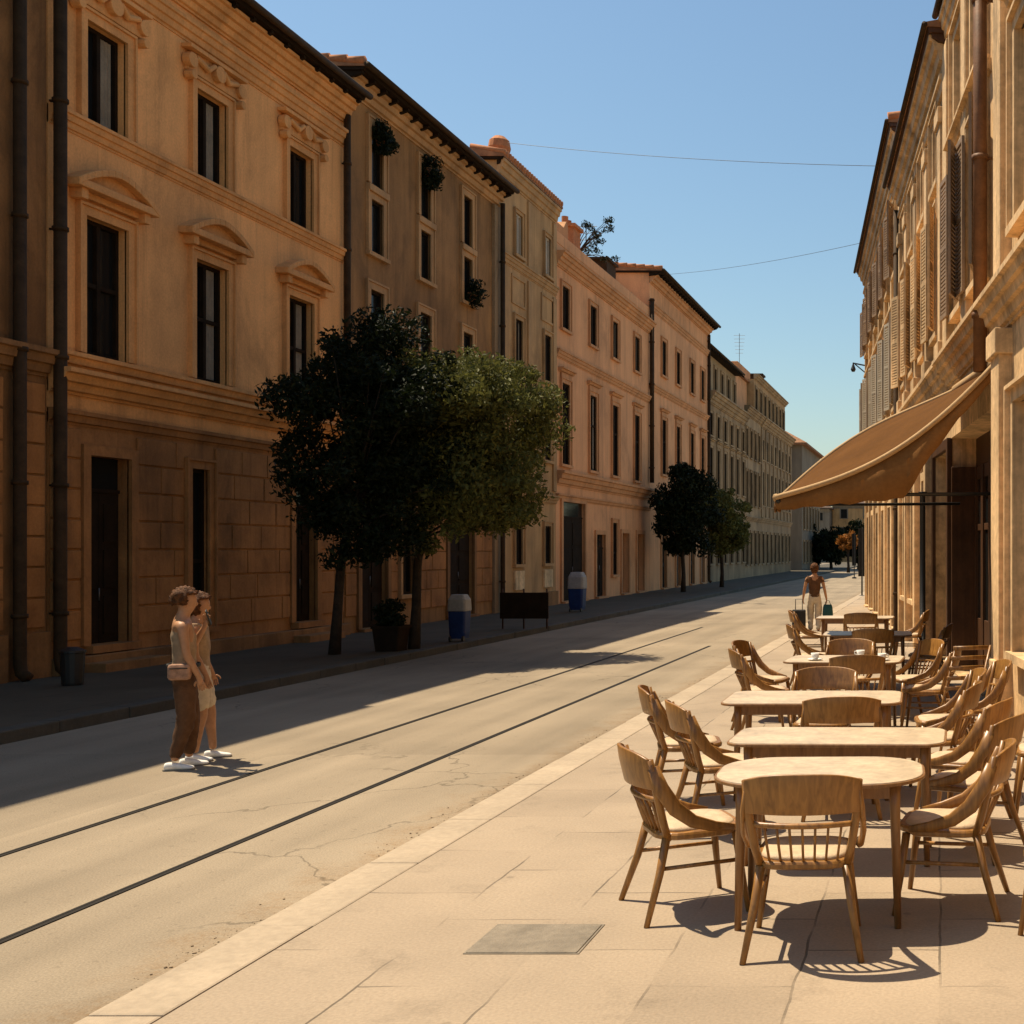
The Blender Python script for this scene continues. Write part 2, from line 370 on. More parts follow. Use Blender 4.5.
TO_SUN = Vector((-.43, .19, 1.0)).normalized()
sun = bpy.data.lights.new('sun', 'SUN'); so = bpy.data.objects.new('sun', sun); COL.objects.link(so)
sun.energy = 5.0; sun.angle = R(.5); sun.color = (1, .85, .63)
so.rotation_euler = (-TO_SUN).to_track_quat('-Z', 'Y').to_euler(); so.location = (-30, 20, 60)
W = bpy.data.worlds.new('World'); S.world = W; W.use_nodes = True
wn = W.node_tree.nodes; wl = W.node_tree.links
sky = wn.new('ShaderNodeTexSky'); sky.sky_type = 'NISHITA'; sky.sun_disc = False
sky.sun_elevation = math.asin(TO_SUN.z); sky.sun_rotation = math.atan2(TO_SUN.x, TO_SUN.y)
sky.altitude = 100; sky.air_density = 1.4; sky.dust_density = .8; sky.ozone_density = 3
tint = wn.new('ShaderNodeMixRGB'); tint.blend_type = 'MULTIPLY'; tint.inputs[0].default_value = 1; tint.inputs[2].default_value = (.96, 1.04, 1.03, 1)
wl.new(sky.outputs[0], tint.inputs[1]); wl.new(tint.outputs[0], wn['Background'].inputs['Color']); wn['Background'].inputs['Strength'].default_value = .077
S.view_settings.view_transform = 'Standard'; S.view_settings.look = 'None'; S.view_settings.gamma = 1
S.view_settings.exposure = 0.6
S.render.engine = 'CYCLES'; S.render.resolution_x = S.render.resolution_y = 1024

# ------------------------------------------------------------------ setting: ground, road, pavements, kerbs
ZR = .10      # right pavement height
ZL = .13      # left pavement height
XF = -13.2    # left building line
XK = -9.64    # left kerb
XR = -3.48    # right kerb
def sheet(name, x0, x1, y0, y1, z, mat, nx=1, ny=1):
    bm = new()
    v = [[bm.verts.new((x0 + (x1 - x0) * i / nx, y0 + (y1 - y0) * j / ny, z)) for j in range(ny + 1)] for i in range(nx + 1)]
    for i in range(nx):
        for j in range(ny): bm.faces.new((v[i][j], v[i + 1][j], v[i + 1][j + 1], v[i][j + 1]))
    return struct(name, bm, mat)
sheet('ground', -900, 900, -300, 1800, -.008, 'ground')
sheet('road', XK - .05, XR + .05, -25, 400, 0, 'road')
bm = new(); slab(bm, [(XR + .32, -25), (9, -25), (9, 230), (XR + .32, 230)], -.05, ZR); struct('pavement', bm, 'pave_r')
bm = new()
y = -24.0
while y < 120:                          # kerb stones, each a little out of line
    l = 1.15 + rnd.random() * .12
    dz = rnd.uniform(-.003, .003)
    box(bm, XR + rnd.uniform(-.006, .006), XR + .312, y, y + l - .006, -.05, ZR + .002 + dz); y += l
struct('kerb', bm, 'kerb_stone', bevel=.012)
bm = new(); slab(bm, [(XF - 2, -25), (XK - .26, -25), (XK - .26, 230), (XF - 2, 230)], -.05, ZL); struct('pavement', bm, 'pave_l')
bm = new(); y = -24.0
while y < 160:
    l = 1.0 + rnd.random() * .2
    box(bm, XK - .255, XK + rnd.uniform(-.008, .008), y, y + l - .008, -.05, ZL + .003); y += l
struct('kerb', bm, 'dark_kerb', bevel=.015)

# tram rails: two grooved bars each
for x, lab in ((-6.14, 'dark grooved tram rail nearer the shaded buildings'), (-4.79, 'dark grooved tram rail nearer the cafe tables')):
    bm = new(); pts = [(0, -25), (0, 20), (0, 48), (-.25, 80), (-.6, 130), (-1.0, 200)]
    def bend(y):
        return x - (0 if y < 48 else .00006 * (y - 48) ** 2)
    ys = [-25, 0, 15, 24, 27.5, 31] if x < -5.5 else [-25, 0, 15, 22, 25]
    for off, w, z in ((-.022, .020, .006), (.018, .014, .006)):
        prev = None
        for q in ys:
            bx = bend(q) + off
            cur = [bm.verts.new((bx - w / 2, q, z)), bm.verts.new((bx + w / 2, q, z)), bm.verts.new((bx + w / 2, q, -.02)), bm.verts.new((bx - w / 2, q, -.02))]
            if prev:
                for k in range(4): bm.faces.new((prev[k], prev[(k + 1) % 4], cur[(k + 1) % 4], cur[k]))
            prev = cur
    prev = None
    for q in ys:
        bx = bend(q)
        cur = [bm.verts.new((bx - .024, q, .004)), bm.verts.new((bx + .024, q, .004))]
        if prev: bm.faces.new((prev[0], prev[1], cur[1], cur[0]))
        prev = cur
    o = obj('tram_rail', bm, 'rail_steel'); tag(o, lab, 'tram rail', 'tram rails in the road')

# grit swept against the right kerb
bm = new()
for _ in range(4200):
    y = 2.5 + 17 * rnd.random() ** 1.4; x = XR - .01 - abs(rnd.gauss(0, .2)) * (.5 + mnoise.noise(Vector((y * .9, 0, 0)))); s = .0022 + .006 * rnd.random() ** 4
    m4 = Matrix.Translation((x, y, s * .4)) @ Matrix.Rotation(rnd.random() * 6, 4, 'Z') @ Matrix.Diagonal((s * rnd.uniform(.7, 1.5), s, s * .7, 1))
    bmesh.ops.create_icosphere(bm, subdivisions=1, radius=1, matrix=m4)
o = obj('gravel', bm, 'grit'); o['kind'] = 'stuff'

# access cover in the pavement
t = thing('access_cover', 'grey square access cover set in the sunlit paving', 'access cover', (-1.97, 5.86, ZR))
bm = new(); slab(bm, rrect(.52, .42, .01), .001, .007); obj('plate', bm, 'cover_iron', t, bevel=.003)
bm = new()
for a in ((-.272, -.262, -.222, .222), (.262, .272, -.222, .222), (-.262, .262, -.222, -.212), (-.262, .262, .212, .222)): box(bm, *a, -.01, .004)
obj('frame', bm, 'cover_iron', t)

# ------------------------------------------------------------------ buildings
def grid_wall(bm, Wd, H, D, ops, z0=0.0, y=0.0):
    """front wall with real openings and reveals, plus side and back walls"""
    ops = [tuple(round(v, 3) for v in o) for o in ops]; Wd = round(Wd, 3); H = round(H, 3); z0 = round(z0, 3)
    xs = sorted({0, Wd} | {o[0] for o in ops} | {o[1] for o in ops}); zs = sorted({z0, H} | {o[2] for o in ops} | {o[3] for o in ops})
    vt = {}
    def V(x, z):
        k = (round(x, 4), round(z, 4))
        if k not in vt: vt[k] = bm.verts.new((x, y, z))
        return vt[k]
    for i in range(len(xs) - 1):
        for j in range(len(zs) - 1):
            cx = (xs[i] + xs[i + 1]) / 2; cz = (zs[j] + zs[j + 1]) / 2
            if any(o[0] < cx < o[1] and o[2] < cz < o[3] for o in ops): continue
            bm.faces.new((V(xs[i], zs[j]), V(xs[i + 1], zs[j]), V(xs[i + 1], zs[j + 1]), V(xs[i], zs[j + 1])))
    for a, b, c, d, r in ops:
        q = [(a, c), (b, c), (b, d), (a, d)]
        fr = [bm.verts.new((x, y, z)) for x, z in q]; bk = [bm.verts.new((x, y + r, z)) for x, z in q]
        for k in range(4): bm.faces.new((fr[k], bk[k], bk[(k + 1) % 4], fr[(k + 1) % 4]))
    A = [bm.verts.new(p) for p in ((0, y, z0), (Wd, y, z0), (Wd, D, z0), (0, D, z0))]
    B = [bm.verts.new(p) for p in ((0, y, H), (Wd, y, H), (Wd, D, H), (0, D, H))]
    bm.faces.new((A[1], A[2], B[2], B[1])); bm.faces.new((A[2], A[3], B[3], B[2])); bm.faces.new((A[3], A[0], B[0], B[3])); bm.faces.new(B)

def cornice(bm, x0, x1, z, h, p, steps=3):
    """stepped moulding projecting p, top at z"""
    prof = [(.02, z), (-p, z)]
    for i in range(steps):
        t0 = 1 - (i / steps); t1 = 1 - (i + 1) / steps
        zz = z - h * ((i + .55) / steps)
        prof += [(-p * t0, zz), (-p * (t1 + .35 / steps) if i < steps - 1 else -p * .12, zz - h * .12 / steps)]
    prof += [(-p * .12, z - h), (.02, z - h)]
    prism(bm, prof, x0, x1)

def add_window(root, x0, x1, z0, z1, trim, style='plain', rec=.28, surround=.14, frame='dark_wood', transom=.42, sill=True, pane='glass', proud=.05, mull=True, shutters=None, curt=.0):
    bm = new(); s = surround
    if s:
        box(bm, x0 - s, x0, -proud, .02, z0, z1 + s); box(bm, x1, x1 + s, -proud, .02, z0, z1 + s); box(bm, x0, x1, -proud, .02, z1, z1 + s)
        e = s * .3
        box(bm, x0 - s - e, x0 - s, -proud * 1.7, .02, z0, z1 + s + e); box(bm, x1 + s, x1 + s + e, -proud * 1.7, .02, z0, z1 + s + e); box(bm, x0 - s, x1 + s, -proud * 1.7, .02, z1 + s, z1 + s + e)
    if sill or not s:
        box(bm, x0 - s - .07, x1 + s + .07, -proud - .06, rec - .06, z0 - .09, z0 + .002)
    w = obj('window', bm, trim, root)
    bm = new(); y0 = rec - .10; y1 = rec - .03; f = .065
    box(bm, x0, x0 + f, y0, y1, z0, z1); box(bm, x1 - f, x1, y0, y1, z0, z1); box(bm, x0 + f, x1 - f, y0, y1, z1 - f, z1); box(bm, x0 + f, x1 - f, y0, y1, z0, z0 + f)
    cx = (x0 + x1) / 2
    if mull: box(bm, cx - .04, cx + .04, y0 - .012, y1, z0 + f, z1 - f)
    if transom:
        zt = z0 + (z1 - z0) * transom
        if mull:
            box(bm, x0 + f, cx - .04, y0 - .006, y1, zt - .035, zt + .035); box(bm, cx + .04, x1 - f, y0 - .006, y1, zt - .035, zt + .035)
        else: box(bm, x0 + f, x1 - f, y0 - .006, y1, zt - .035, zt + .035)
    obj('frame', bm, frame, w)
    bm = new(); box(bm, x0 + .01, x1 - .01, rec - .045, rec - .02, z0 + .01, z1 - .01); obj('pane', bm, pane, w)
    if pane == 'glass' and rnd.random() < curt:
        bm = new(); k = rnd.uniform(.45, .9); a = cx + .045; c_ = x1 - f - .01
        nf = 7; pts = [(a + (c_ - a) * k * i / nf, rec - .066 - (.012 if i % 2 else 0)) for i in range(nf + 1)]
        slab(bm, pts + [(p[0], p[1] + .008) for p in pts[::-1]], z0 + f + .01, z1 - f - .01); obj('curtain', bm, 'curtain', w)
    hw = (x1 - x0) / 2 + s + .3
    if style == 'segmental':
        bm = new(); zb = z1 + .34
        box(bm, cx - hw + .16, cx + hw - .16, -.10, .02, zb - .1, zb)       # frieze band
        for sx in (-1, 1):                                                  # consoles
            box(bm, cx + sx * (hw - .2) - .07, cx + sx * (hw - .2) + .07, -.2, .02, zb - .16, zb + .0)
        n = 12; up = []; lo = []
        for i in range(n + 1):
            u = -1 + 2 * i / n; up.append((cx + u * hw, zb + .12 + .34 * (1 - abs(u) ** 1.7))); lo.append((cx + u * (hw - .09), zb + .09 + .22 * (1 - abs(u) ** 1.7)))
        plate(bm, [(cx - hw, zb)] + [(cx + hw, zb)] + up[::-1], -.13, .02)
        for i in range(n):                                                  # raking moulding
            plate(bm, [(up[i][0], up[i][1] - .11), (up[i + 1][0], up[i + 1][1] - .11), up[i + 1], up[i]], -.27, -.13)
        box(bm, cx - hw - .012, cx + hw + .012, -.262, .015, zb - .003, zb + .115)
        obj('hood', bm, trim, w, bevel=.012)
    elif style == 'scroll':
        bm = new(); zb = z1 + s + .06
        o = [(cx - hw + .12, zb), (cx + hw - .12, zb), (cx + hw - .1, zb + .2), (cx + hw - .2, zb + .34), (cx + .3, zb + .36), (cx + .16, zb + .5), (cx - .16, zb + .5), (cx - .3, zb + .36), (cx - hw + .2, zb + .34), (cx - hw + .1, zb + .2)]
        plate(bm, o, -.09, .02)
        box(bm, cx - hw + .04, cx + hw - .04, -.19, .0, zb + .36, zb + .43)
        for sx in (-1, 1):
            c = cx + sx * (hw - .16)
            tube(bm, [(c, -.16, zb + .17), (c, -.02, zb + .17)], .13, 12); tube(bm, [(c, -.18, zb - .08), (c, -.02, zb - .08)], .08, 10)
            tube(bm, [(c - sx * .12, -.12, zb + .26), (cx + sx * .3, -.14, zb + .16), (cx + sx * .13, -.16, zb + .30)], [.05, .06, .04], 8)
        tube(bm, [(cx, -.2, zb + .2), (cx, -.02, zb + .2)], .15, 12)
        obj('hood', bm, trim, w, bevel=.01)
    elif style == 'ledge':
        bm = new(); zb = z1 + s + .2
        cornice(bm, x0 - s - .2, x1 + s + .2, zb + .16, .16, .2, 2); box(bm, x0 - s, x1 + s, -.06, .02, z1 + s * 1.31, zb - .001)
        obj('hood', bm, trim, w)
    if shutters:
        wdt = (x1 - x0) / 2
        for sx in (-1, 1):
            bm = new(); a = x0 - wdt - .02 if sx < 0 else x1 + .02
            ang = rnd.uniform(.06, .35); piv = a + wdt if sx < 0 else a
            yb = -proud * 1.7 - .05
            mt = Matrix.Translation((piv, yb, 0)) @ Matrix.Rotation(ang * sx * -1, 4, 'Z') @ Matrix.Translation((-piv, -yb, 0))
            box(bm, a, a + .06, yb, yb + .04, z0, z1, mt); box(bm, a + wdt - .06, a + wdt, yb, yb + .04, z0, z1, mt)
            for zz in (z0, (z0 + z1) / 2 - .03, z1 - .07): box(bm, a + .06, a + wdt - .06, yb, yb + .04, zz, zz + .07, mt)
            z = z0 + .09
            while z < z1 - .1:
                prof = box(bm, a + .06, a + wdt - .06, yb + .006, yb + .034, z, z + .035, mt); z += .06
            obj('shutter', bm, shutters, w)
    return w

def add_door(root, x0, x1, z0, z1, trim, rec=.35, mat='dark_wood', surround=.16, leaves=2, light=True, panels=3):
    bm = new(); s = surround
    if s:
        box(bm, x0 - s, x0, -.06, .02, z0, z1 + s); box(bm, x1, x1 + s, -.06, .02, z0, z1 + s); box(bm, x0, x1, -.06, .02, z1, z1 + s)
    box(bm, x0 - .1, x1 + .1, -.16, rec - .06, z0 - .12, z0 - .002)
    d = obj('door', bm, trim, root)
    w = (x1 - x0) / leaves
    zt = z1 - (.55 if light else .0)
    for k in range(leaves):
        bm = new(); a = x0 + k * w + .006; b = a + w - .012; y = rec - .08
        box(bm, a, b, y, y + .05, z0, zt - .01)
        ph = (zt - z0 - .2) / panels
        for p in range(panels):
            zz = z0 + .14 + p * ph
            box(bm, a + .09, b - .09, y - .022, y - .001, zz, zz + ph - .12)
        obj('leaf', bm, mat, d, bevel=.006)
    if light:
        bm = new(); box(bm, x0 + .01, x1 - .01, rec - .07, rec - .04, zt + .05, z1 - .01); obj('pane', bm, 'glass', d)
        bm = new(); box(bm, x0, x1, rec - .1, rec - .03, zt - .008, zt + .05); obj('transom', bm, mat, d)
    bm = new(); tube(bm, [(x0 + w - .07, rec - .14, 1.2), (x0 + w - .07, rec - .14, 1.4)], .012, 6); obj('handle', bm, 'grey_metal', d, smooth=True)
    return d

def pipe(root, x, z0, z1, y=-.1, r=.055, mat='dark_pipe', shoe=True):
    bm = new()
    pts = [(x, y, z1), (x, y, z0 + .25)]
    if shoe: pts += [(x, y - .02, z0 + .12), (x, y - .12, z0 + .04)]
    tube(bm, pts, r, 10)
    z = z0 + .9
    while z < z1:
        tube(bm, [(x, y, z), (x, y, z + .06)], r * 1.25, 10); box(bm, x - .015, x + .015, y + r * .5, .02, z + .015, z + .045); z += 1.9
    return obj('downpipe', bm, mat, root, smooth=True)

def roof(root, Wd, D, he, ov, rise, tile='tiles', soffit='dark_wood', gut=True, x0=-.12, x1=.12, gr=.07):
    bm = new()
    prism(bm, [(-ov - .02, he - .02), (-ov - .02, he + .05), (D / 2, he + rise), (D + .3, he + .05), (D + .3, he - .02)], x0, Wd + x1)
    r = obj('roof', bm, tile, root)
    bm = new(); prism(bm, [(-ov, he - .025), (D, he - .025), (D, he - .1), (-ov + .04, he - .1)], x0 + .02, Wd + x1 - .02)
    n = int(Wd / .55)
    for i in range(n + 1):
        x = x0 + .1 + (Wd + x1 - x0 - .2) * i / n
        prism(bm, [(-ov + .08, he - .101), (.01, he - .101), (.01, he - .26), (-ov * .5, he - .22), (-ov + .08, he - .15)], x - .045, x + .045)
    obj('soffit', bm, soffit, r)
    if gut:
        bm = new(); tube(bm, [(x0 - .03, -ov - .07, he + .0), (Wd + x1 + .03, -ov - gr, he + .0)], gr, 10); obj('gutter', bm, 'dark_pipe', r, smooth=True)
    return r

def edge_tiles(r, x, ov, D, he, rise, n=14, far=None):
    """curved tiles along the verge"""
    bm = new()
    for i in range(n):
        t = i / n; y = -ov + (D / 2 + ov) * t; z = he + .05 + (rise - .05) * t; t2 = (i + 1.15) / n
        y2 = -ov + (D / 2 + ov) * t2; z2 = he + .05 + (rise - .05) * t2
        tube(bm, [(x, y, z + .06), (x, y2, z2 + .03)], [.11, .09], 8)
    obj('verge_tile', bm, 'terracotta', r, smooth=True)

def left_building(name, label, z0, z1):
    return thing(name, label, 'building', (XF, z0, 0), R(90), 'old buildings along the shaded side')
def lx(z0, c): return c - z0

def rustic(bm, x0, x1, z0, z1, ch, proud=.03, bw=.8, off=0):
    n = round((z1 - z0) / ch); ch = (z1 - z0) / n
    for i in range(n):
        x = x0
        first = True
        while x < x1 - .02:
            w = bw * rnd.uniform(.85, 1.2)
            if first and i % 2: w *= .55
            first = False
            xe = min(x1, x + w)
            if x1 - xe < .2: xe = x1
            box(bm, x + .012, xe - .012, -proud - rnd.uniform(0, .008), .01, z0 + i * ch + .016, z0 + (i + 1) * ch - .016); x = xe

# --- B0, at the very left
z0, z1 = 6.5, 17.72
b = left_building('stone_building', 'dark brown stone building cut by the left edge beside the drainpipe', z0, z1)
Wd = z1 - z0; wins = [(c - .45, c + .45, q0, q1, .28) for c in (1.8, 4.8, 7.8) for q0, q1 in ((1.1, 3.3), (5.3, 7.3), (8.7, 10.3))]
bm = new(); grid_wall(bm, Wd, 12.3, 10, wins); obj('wall', bm, 'stone_old', b)
for w in wins: add_window(b, *w[:4], 'stone_old')
bm = new(); cornice(bm, 0, Wd, 4.95, .4, .2); obj('string_course', bm, 'stone_old', b)
bm = new(); cornice(bm, 0, Wd, 12.2, .9, .4, 4); obj('cornice', bm, 'stone_old', b)
bm = new(); box(bm, 0, 10.4, -.08, .02, 0, .8); box(bm, 10.72, Wd, -.08, .02, 0, .8); obj('plinth', bm, 'stone_old', b)
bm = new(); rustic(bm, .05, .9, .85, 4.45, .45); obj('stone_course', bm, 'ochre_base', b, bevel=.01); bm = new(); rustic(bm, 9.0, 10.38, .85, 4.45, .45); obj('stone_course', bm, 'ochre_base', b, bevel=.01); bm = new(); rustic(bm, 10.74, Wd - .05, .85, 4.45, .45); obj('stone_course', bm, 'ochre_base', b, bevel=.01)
pipe(b, 10.56, ZL, 12.0, r=.08, y=-.12)
roof(b, Wd, 10, 12.45, .45, 1.5, x1=-.01)

# --- B1, ochre with pediments
z0, z1 = 17.76, 26.55; Wd = z1 - z0
b = left_building('ochre_building', 'ochre building with arched window hoods behind the person', z0, z1)
cs = [lx(z0, c) for c in (18.98, 21.72, 24.75)]
up = [(c - .46, c + .46, 8.66, 10.2, .22) for c in cs]; mid = [(c - .48, c + .48, 5.04, 7.17, .22) for c in cs]
gd = [(lx(z0, 18.58), lx(z0, 19.52), .52, 3.47, .24), (lx(z0, 21.12), lx(z0, 21.62), .62, 3.44, .16), (lx(z0, 24.5), lx(z0, 25.35), .52, 3.45, .2)]
bm = new(); grid_wall(bm, Wd, 12.0, 10, up + mid, 4.05); obj('wall', bm, 'ochre_plaster', b)
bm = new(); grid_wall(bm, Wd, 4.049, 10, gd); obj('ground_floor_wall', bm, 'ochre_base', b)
for w in up: add_window(b, *w[:4], 'ochre_trim', 'scroll', curt=.9, rec=.22, transom=0, sill=False)
for w in mid: add_window(b, *w[:4], 'ochre_trim', 'segmental', curt=.8, rec=.22, transom=.52, sill=False)
add_door(b, *gd[0][:4], 'ochre_base', rec=.24); add_window(b, *gd[1][:4], 'ochre_base', rec=.16, mull=False, sill=True); add_door(b, *gd[2][:4], 'ochre_base', rec=.2)
bm = new(); cornice(bm, .0, Wd, 8.62, .28, .14); obj('string_course', bm, 'ochre_trim', b)
bm = new(); cornice(bm, .0, Wd, 5.0, .22, .16, 2); obj('string_course', bm, 'ochre_trim', b); bm = new(); cornice(bm, .0, Wd, 4.72, .36, .34, 3); obj('string_course', bm, 'ochre_trim', b)
bm = new(); cornice(bm, .0, Wd, 4.12, .22, .12, 2); obj('string_course', bm, 'ochre_base', b)
bm = new(); cornice(bm, 0, Wd, 11.25, .34, .17, 3); obj('cornice', bm, 'ochre_trim', b); bm = new(); cornice(bm, 0, Wd, 11.9, .45, .36, 4); obj('cornice', bm, 'ochre_trim', b)
segs = [(.02, gd[0][0] - .17), (gd[0][1] + .17, gd[1][0] - .2), (gd[1][1] + .2, gd[2][0] - .17), (gd[2][1] + .17, Wd - .02)]
for a, c in segs:
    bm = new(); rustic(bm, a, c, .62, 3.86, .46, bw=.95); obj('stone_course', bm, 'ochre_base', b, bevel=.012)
bm = new(); box(bm, 0, Wd, -.17, .02, 0, .38); obj('plinth', bm, 'stone_old', b, bevel=.02)
for g_ in (gd[0], gd[2]):
    bm = new(); box(bm, g_[0] - .3, g_[1] + .3, -.5, -.16, ZL - .02, .27); obj('step', bm, 'stone_old', b, bevel=.015)
pipe(b, .03, ZL, 11.95, y=-.16, r=.085); pipe(b, Wd - .06, 3.9, 11.6, y=-.12, r=.07, shoe=False)
roof(b, Wd, 10, 12.03, .52, 1.5, tile='tiles_dark', x1=-.02)

# --- B2, brown with window plants
z0, z1 = 26.57, 35.8; Wd = z1 - z0
b = left_building('brown_building', 'plain brown building with plants hanging at its narrow upper windows', z0, z1)
cs = [lx(z0, c) for c in (28.1, 30.75, 33.5)]
wl_ = []
for i, c in enumerate(cs): wl_ += [(c - .3, c + .3, 10.5, 11.85, .14), (c - .3, c + .3, 8.9, 10.15, .14), (c - .33, c + .33, 6.2, 8.05, .14)]
gd = [(lx(z0, 27.3), lx(z0, 28.6), .2, 3.3, .18), (lx(z0, 29.4), lx(z0, 30.1), .9, 3.2, .18), (lx(z0, 32.2), lx(z0, 33.9), .2, 3.4, .18)]
bm = new(); grid_wall(bm, Wd, 12.65, 10, wl_ + gd); obj('wall', bm, 'brown_plaster', b)
for w in wl_: add_window(b, *w[:4], 'brown_trim', rec=.14, surround=.16, transom=0, mull=False, proud=.04, sill=w[2] != 10.5)
for c in cs:
    bm = new(); box(bm, c - .5, c + .5, -.1, .02, 10.2 + .1, 10.46); obj('sill_block', bm, 'brown_trim', b, bevel=.015)
add_door(b, *gd[0][:4], 'stone_old', rec=.18); add_window(b, *gd[1][:4], 'brown_trim', rec=.18); add_door(b, *gd[2][:4], 'stone_old', rec=.18)
bm = new(); cornice(bm, 0, Wd, 4.3, .3, .16); obj('string_course', bm, 'brown_trim', b)
bm = new(); cornice(bm, 0, Wd, 12.6, .4, .3, 3); obj('cornice', bm, 'brown_trim', b)
for a, c in ((.02, gd[0][0] - .2), (gd[0][1] + .2, gd[1][0] - .25), (gd[1][1] + .25, gd[2][0] - .2), (gd[2][1] + .2, Wd - .5)):
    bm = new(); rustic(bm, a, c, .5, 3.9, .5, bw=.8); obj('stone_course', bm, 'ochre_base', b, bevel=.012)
bm = new(); box(bm, Wd - .46, Wd - .02, -.09, .02, 0, 12.2); obj('pilaster', bm, 'grey_plaster', b)
pipe(b, Wd - .12, ZL, 12.3, y=-.2, r=.07, mat='dark_pipe')
r_ = roof(b, Wd, 10, 12.7, .52, .5, x1=0); edge_tiles(r_, -.06, .5, 10, 12.7, .5)

# --- B3, sand with panels
z0, z1 = 35.82, 41.2; Wd = z1 - z0
b = left_building('sand_building', 'narrow sand coloured building with framed panels and a clay chimney pot', z0, z1)
cs = [lx(z0, c) for c in (37.55, 40.3)]
wins = [(c - .32, c + .32, 7.65, 9.2, .12) for c in cs] + [(c - .32, c + .32, 5.0, 6.7, .12) for c in cs] + [(c - .3, c + .3, 1.55, 2.8, .12) for c in cs]
bl = [(c - .3, c + .3, 11.2, 12.5, .12) for c in cs]
bm = new(); grid_wall(bm, Wd, 13.7, 10, wins + bl); obj('wall', bm, 'sand_plaster', b)
for w in wins: add_window(b, *w[:4], 'sand_trim', rec=.12, transom=0, curt=.4, surround=.12)
for w in bl: add_window(b, *w[:4], 'sand_trim', rec=.12, pane='pale_blind', frame='pale_frame', transom=0, surround=.1)
bm = new(); cornice(bm, 0, Wd, 11.0, .3, .14); obj('string_course', bm, 'sand_trim', b); bm = new(); cornice(bm, 0, Wd, 3.85, .3, .16); obj('string_course', bm, 'sand_trim', b)
bm = new(); cornice(bm, -.05, Wd, 13.7, .5, .22, 3); obj('cornice', bm, 'sand_trim', b)
bm = new()
for x in (.02, Wd / 2 - .16, Wd - .36): box(bm, x, x + .34, -.06, .02, 4.0, 10.6); box(bm, x, x + .34, -.06, .02, 11.02, 13.15)
for c in cs: box(bm, c - .62, c + .62, -.04, .02, 9.62, 9.7); box(bm, c - .62, c + .62, -.04, .02, 10.45, 10.53); box(bm, c - .62, c - .54, -.04, .02, 9.7, 10.45); box(bm, c + .54, c + .62, -.04, .02, 9.7, 10.45)
obj('pilaster', bm, 'sand_trim', b, bevel=.01)
for c in cs:
    bm = new(); box(bm, c - .42, c + .42, -.07, .02, .75, 1.35); obj('wall_panel', bm, 'pale_plaster', b, bevel=.01)
bm = new(); box(bm, 0, Wd, -.1, .02, 0, .6); obj('plinth', bm, 'stone_old', b)
rf = roof(b, Wd, 10, 13.75, .2, 1.0, gut=False); 
bm = new()
for i in range(26): tube(bm, [(-.02 + i * Wd / 25, -.24, 13.86), (-.02 + i * Wd / 25, .8, 14.05)], [.1, .085], 8)
obj('edge_tile', bm, 'terracotta', rf, smooth=True)
bm = new(); box(bm, 1.2, 1.75, .25, .8, 13.8, 14.25); tube(bm, [(1.5, .5, 14.2), (1.5, .5, 14.35), (1.5, .5, 14.5), (1.5, .5, 14.72), (1.5, .5, 14.85)], [.2, .3, .34, .3, .16], 14); obj('chimney', bm, 'terracotta', rf)

# --- B4, peach long
z0, z1 = 41.22, 54.5; Wd = z1 - z0
b = left_building('peach_building', 'long peach building with tall hooded windows and a terrace on its roof', z0, z1)
cs = [lx(z0, c) for c in (42.25, 45.6, 48.7, 52.2)]
up = [(c - .4, c + .4, 9.75, 11.25, .12) for c in cs]; mid = [(c - .42, c + .42, 5.0, 7.85, .12) for c in cs]
gd = [(lx(z0, 41.9), lx(z0, 44.5), .2, 3.7, .15), (lx(z0, 46.0), lx(z0, 47.2), .2, 2.6, .15), (lx(z0, 48.3), lx(z0, 48.95), 1.0, 3.1, .12), (lx(z0, 49.7), lx(z0, 50.8), .2, 2.7, .3), (lx(z0, 52.2), lx(z0, 53.4), .2, 2.7, .3)]
bm = new(); grid_wall(bm, Wd, 12.6, 10, up + mid + gd); obj('wall', bm, 'peach_plaster', b)
for w in up: add_window(b, *w[:4], 'peach_trim', rec=.12, transom=0, curt=.35)
for i, w in enumerate(mid):
    add_window(b, *w[:4], 'peach_trim', 'ledge', rec=.12, transom=.6, pane='pale_blind' if i == 1 else 'glass')
add_door(b, *gd[0][:4], 'peach_trim', rec=.15, surround=.2); add_door(b, *gd[1][:4], 'peach_trim', rec=.15); add_window(b, *gd[2][:4], 'peach_trim', rec=.12); add_door(b, *gd[3][:4], 'peach_trim', mat='brown_wood', rec=.3, light=False); add_door(b, *gd[4][:4], 'peach_trim', mat='brown_wood', rec=.3, light=False)
bm = new(); cornice(bm, 0, Wd, 8.95, .3, .16); obj('string_course', bm, 'peach_trim', b); bm = new(); cornice(bm, 0, Wd, 4.75, .5, .3); obj('string_course', bm, 'peach_trim', b); bm = new(); cornice(bm, 0, Wd, 3.95 + .0, .2, .12, 2); obj('string_course', bm, 'peach_trim', b)
bm = new(); cornice(bm, -.05, Wd, 12.3, .5, .35, 4); obj('cornice', bm, 'peach_trim', b)
bm = new(); box(bm, -.02, Wd, -.02, .35, 12.6, 13.0); box(bm, -.02, .35, .35, 6, 12.6, 13.0); box(bm, .5, Wd, .9, 1.2, 12.6, 13.62)
obj('parapet', bm, 'peach_plaster', b, bevel=.02)
bm = new(); plate(bm, [(.0, 13.0), (3.0, 13.0), (3.0, 13.9), (2.8, 14.05), (2.5, 13.75), (1.4, 13.75), (1.0, 14.0), (.7, 14.15), (.4, 14.05), (.0, 13.5)], .5, .85); obj('attic_gable', bm, 'peach_trim', b, bevel=.02)
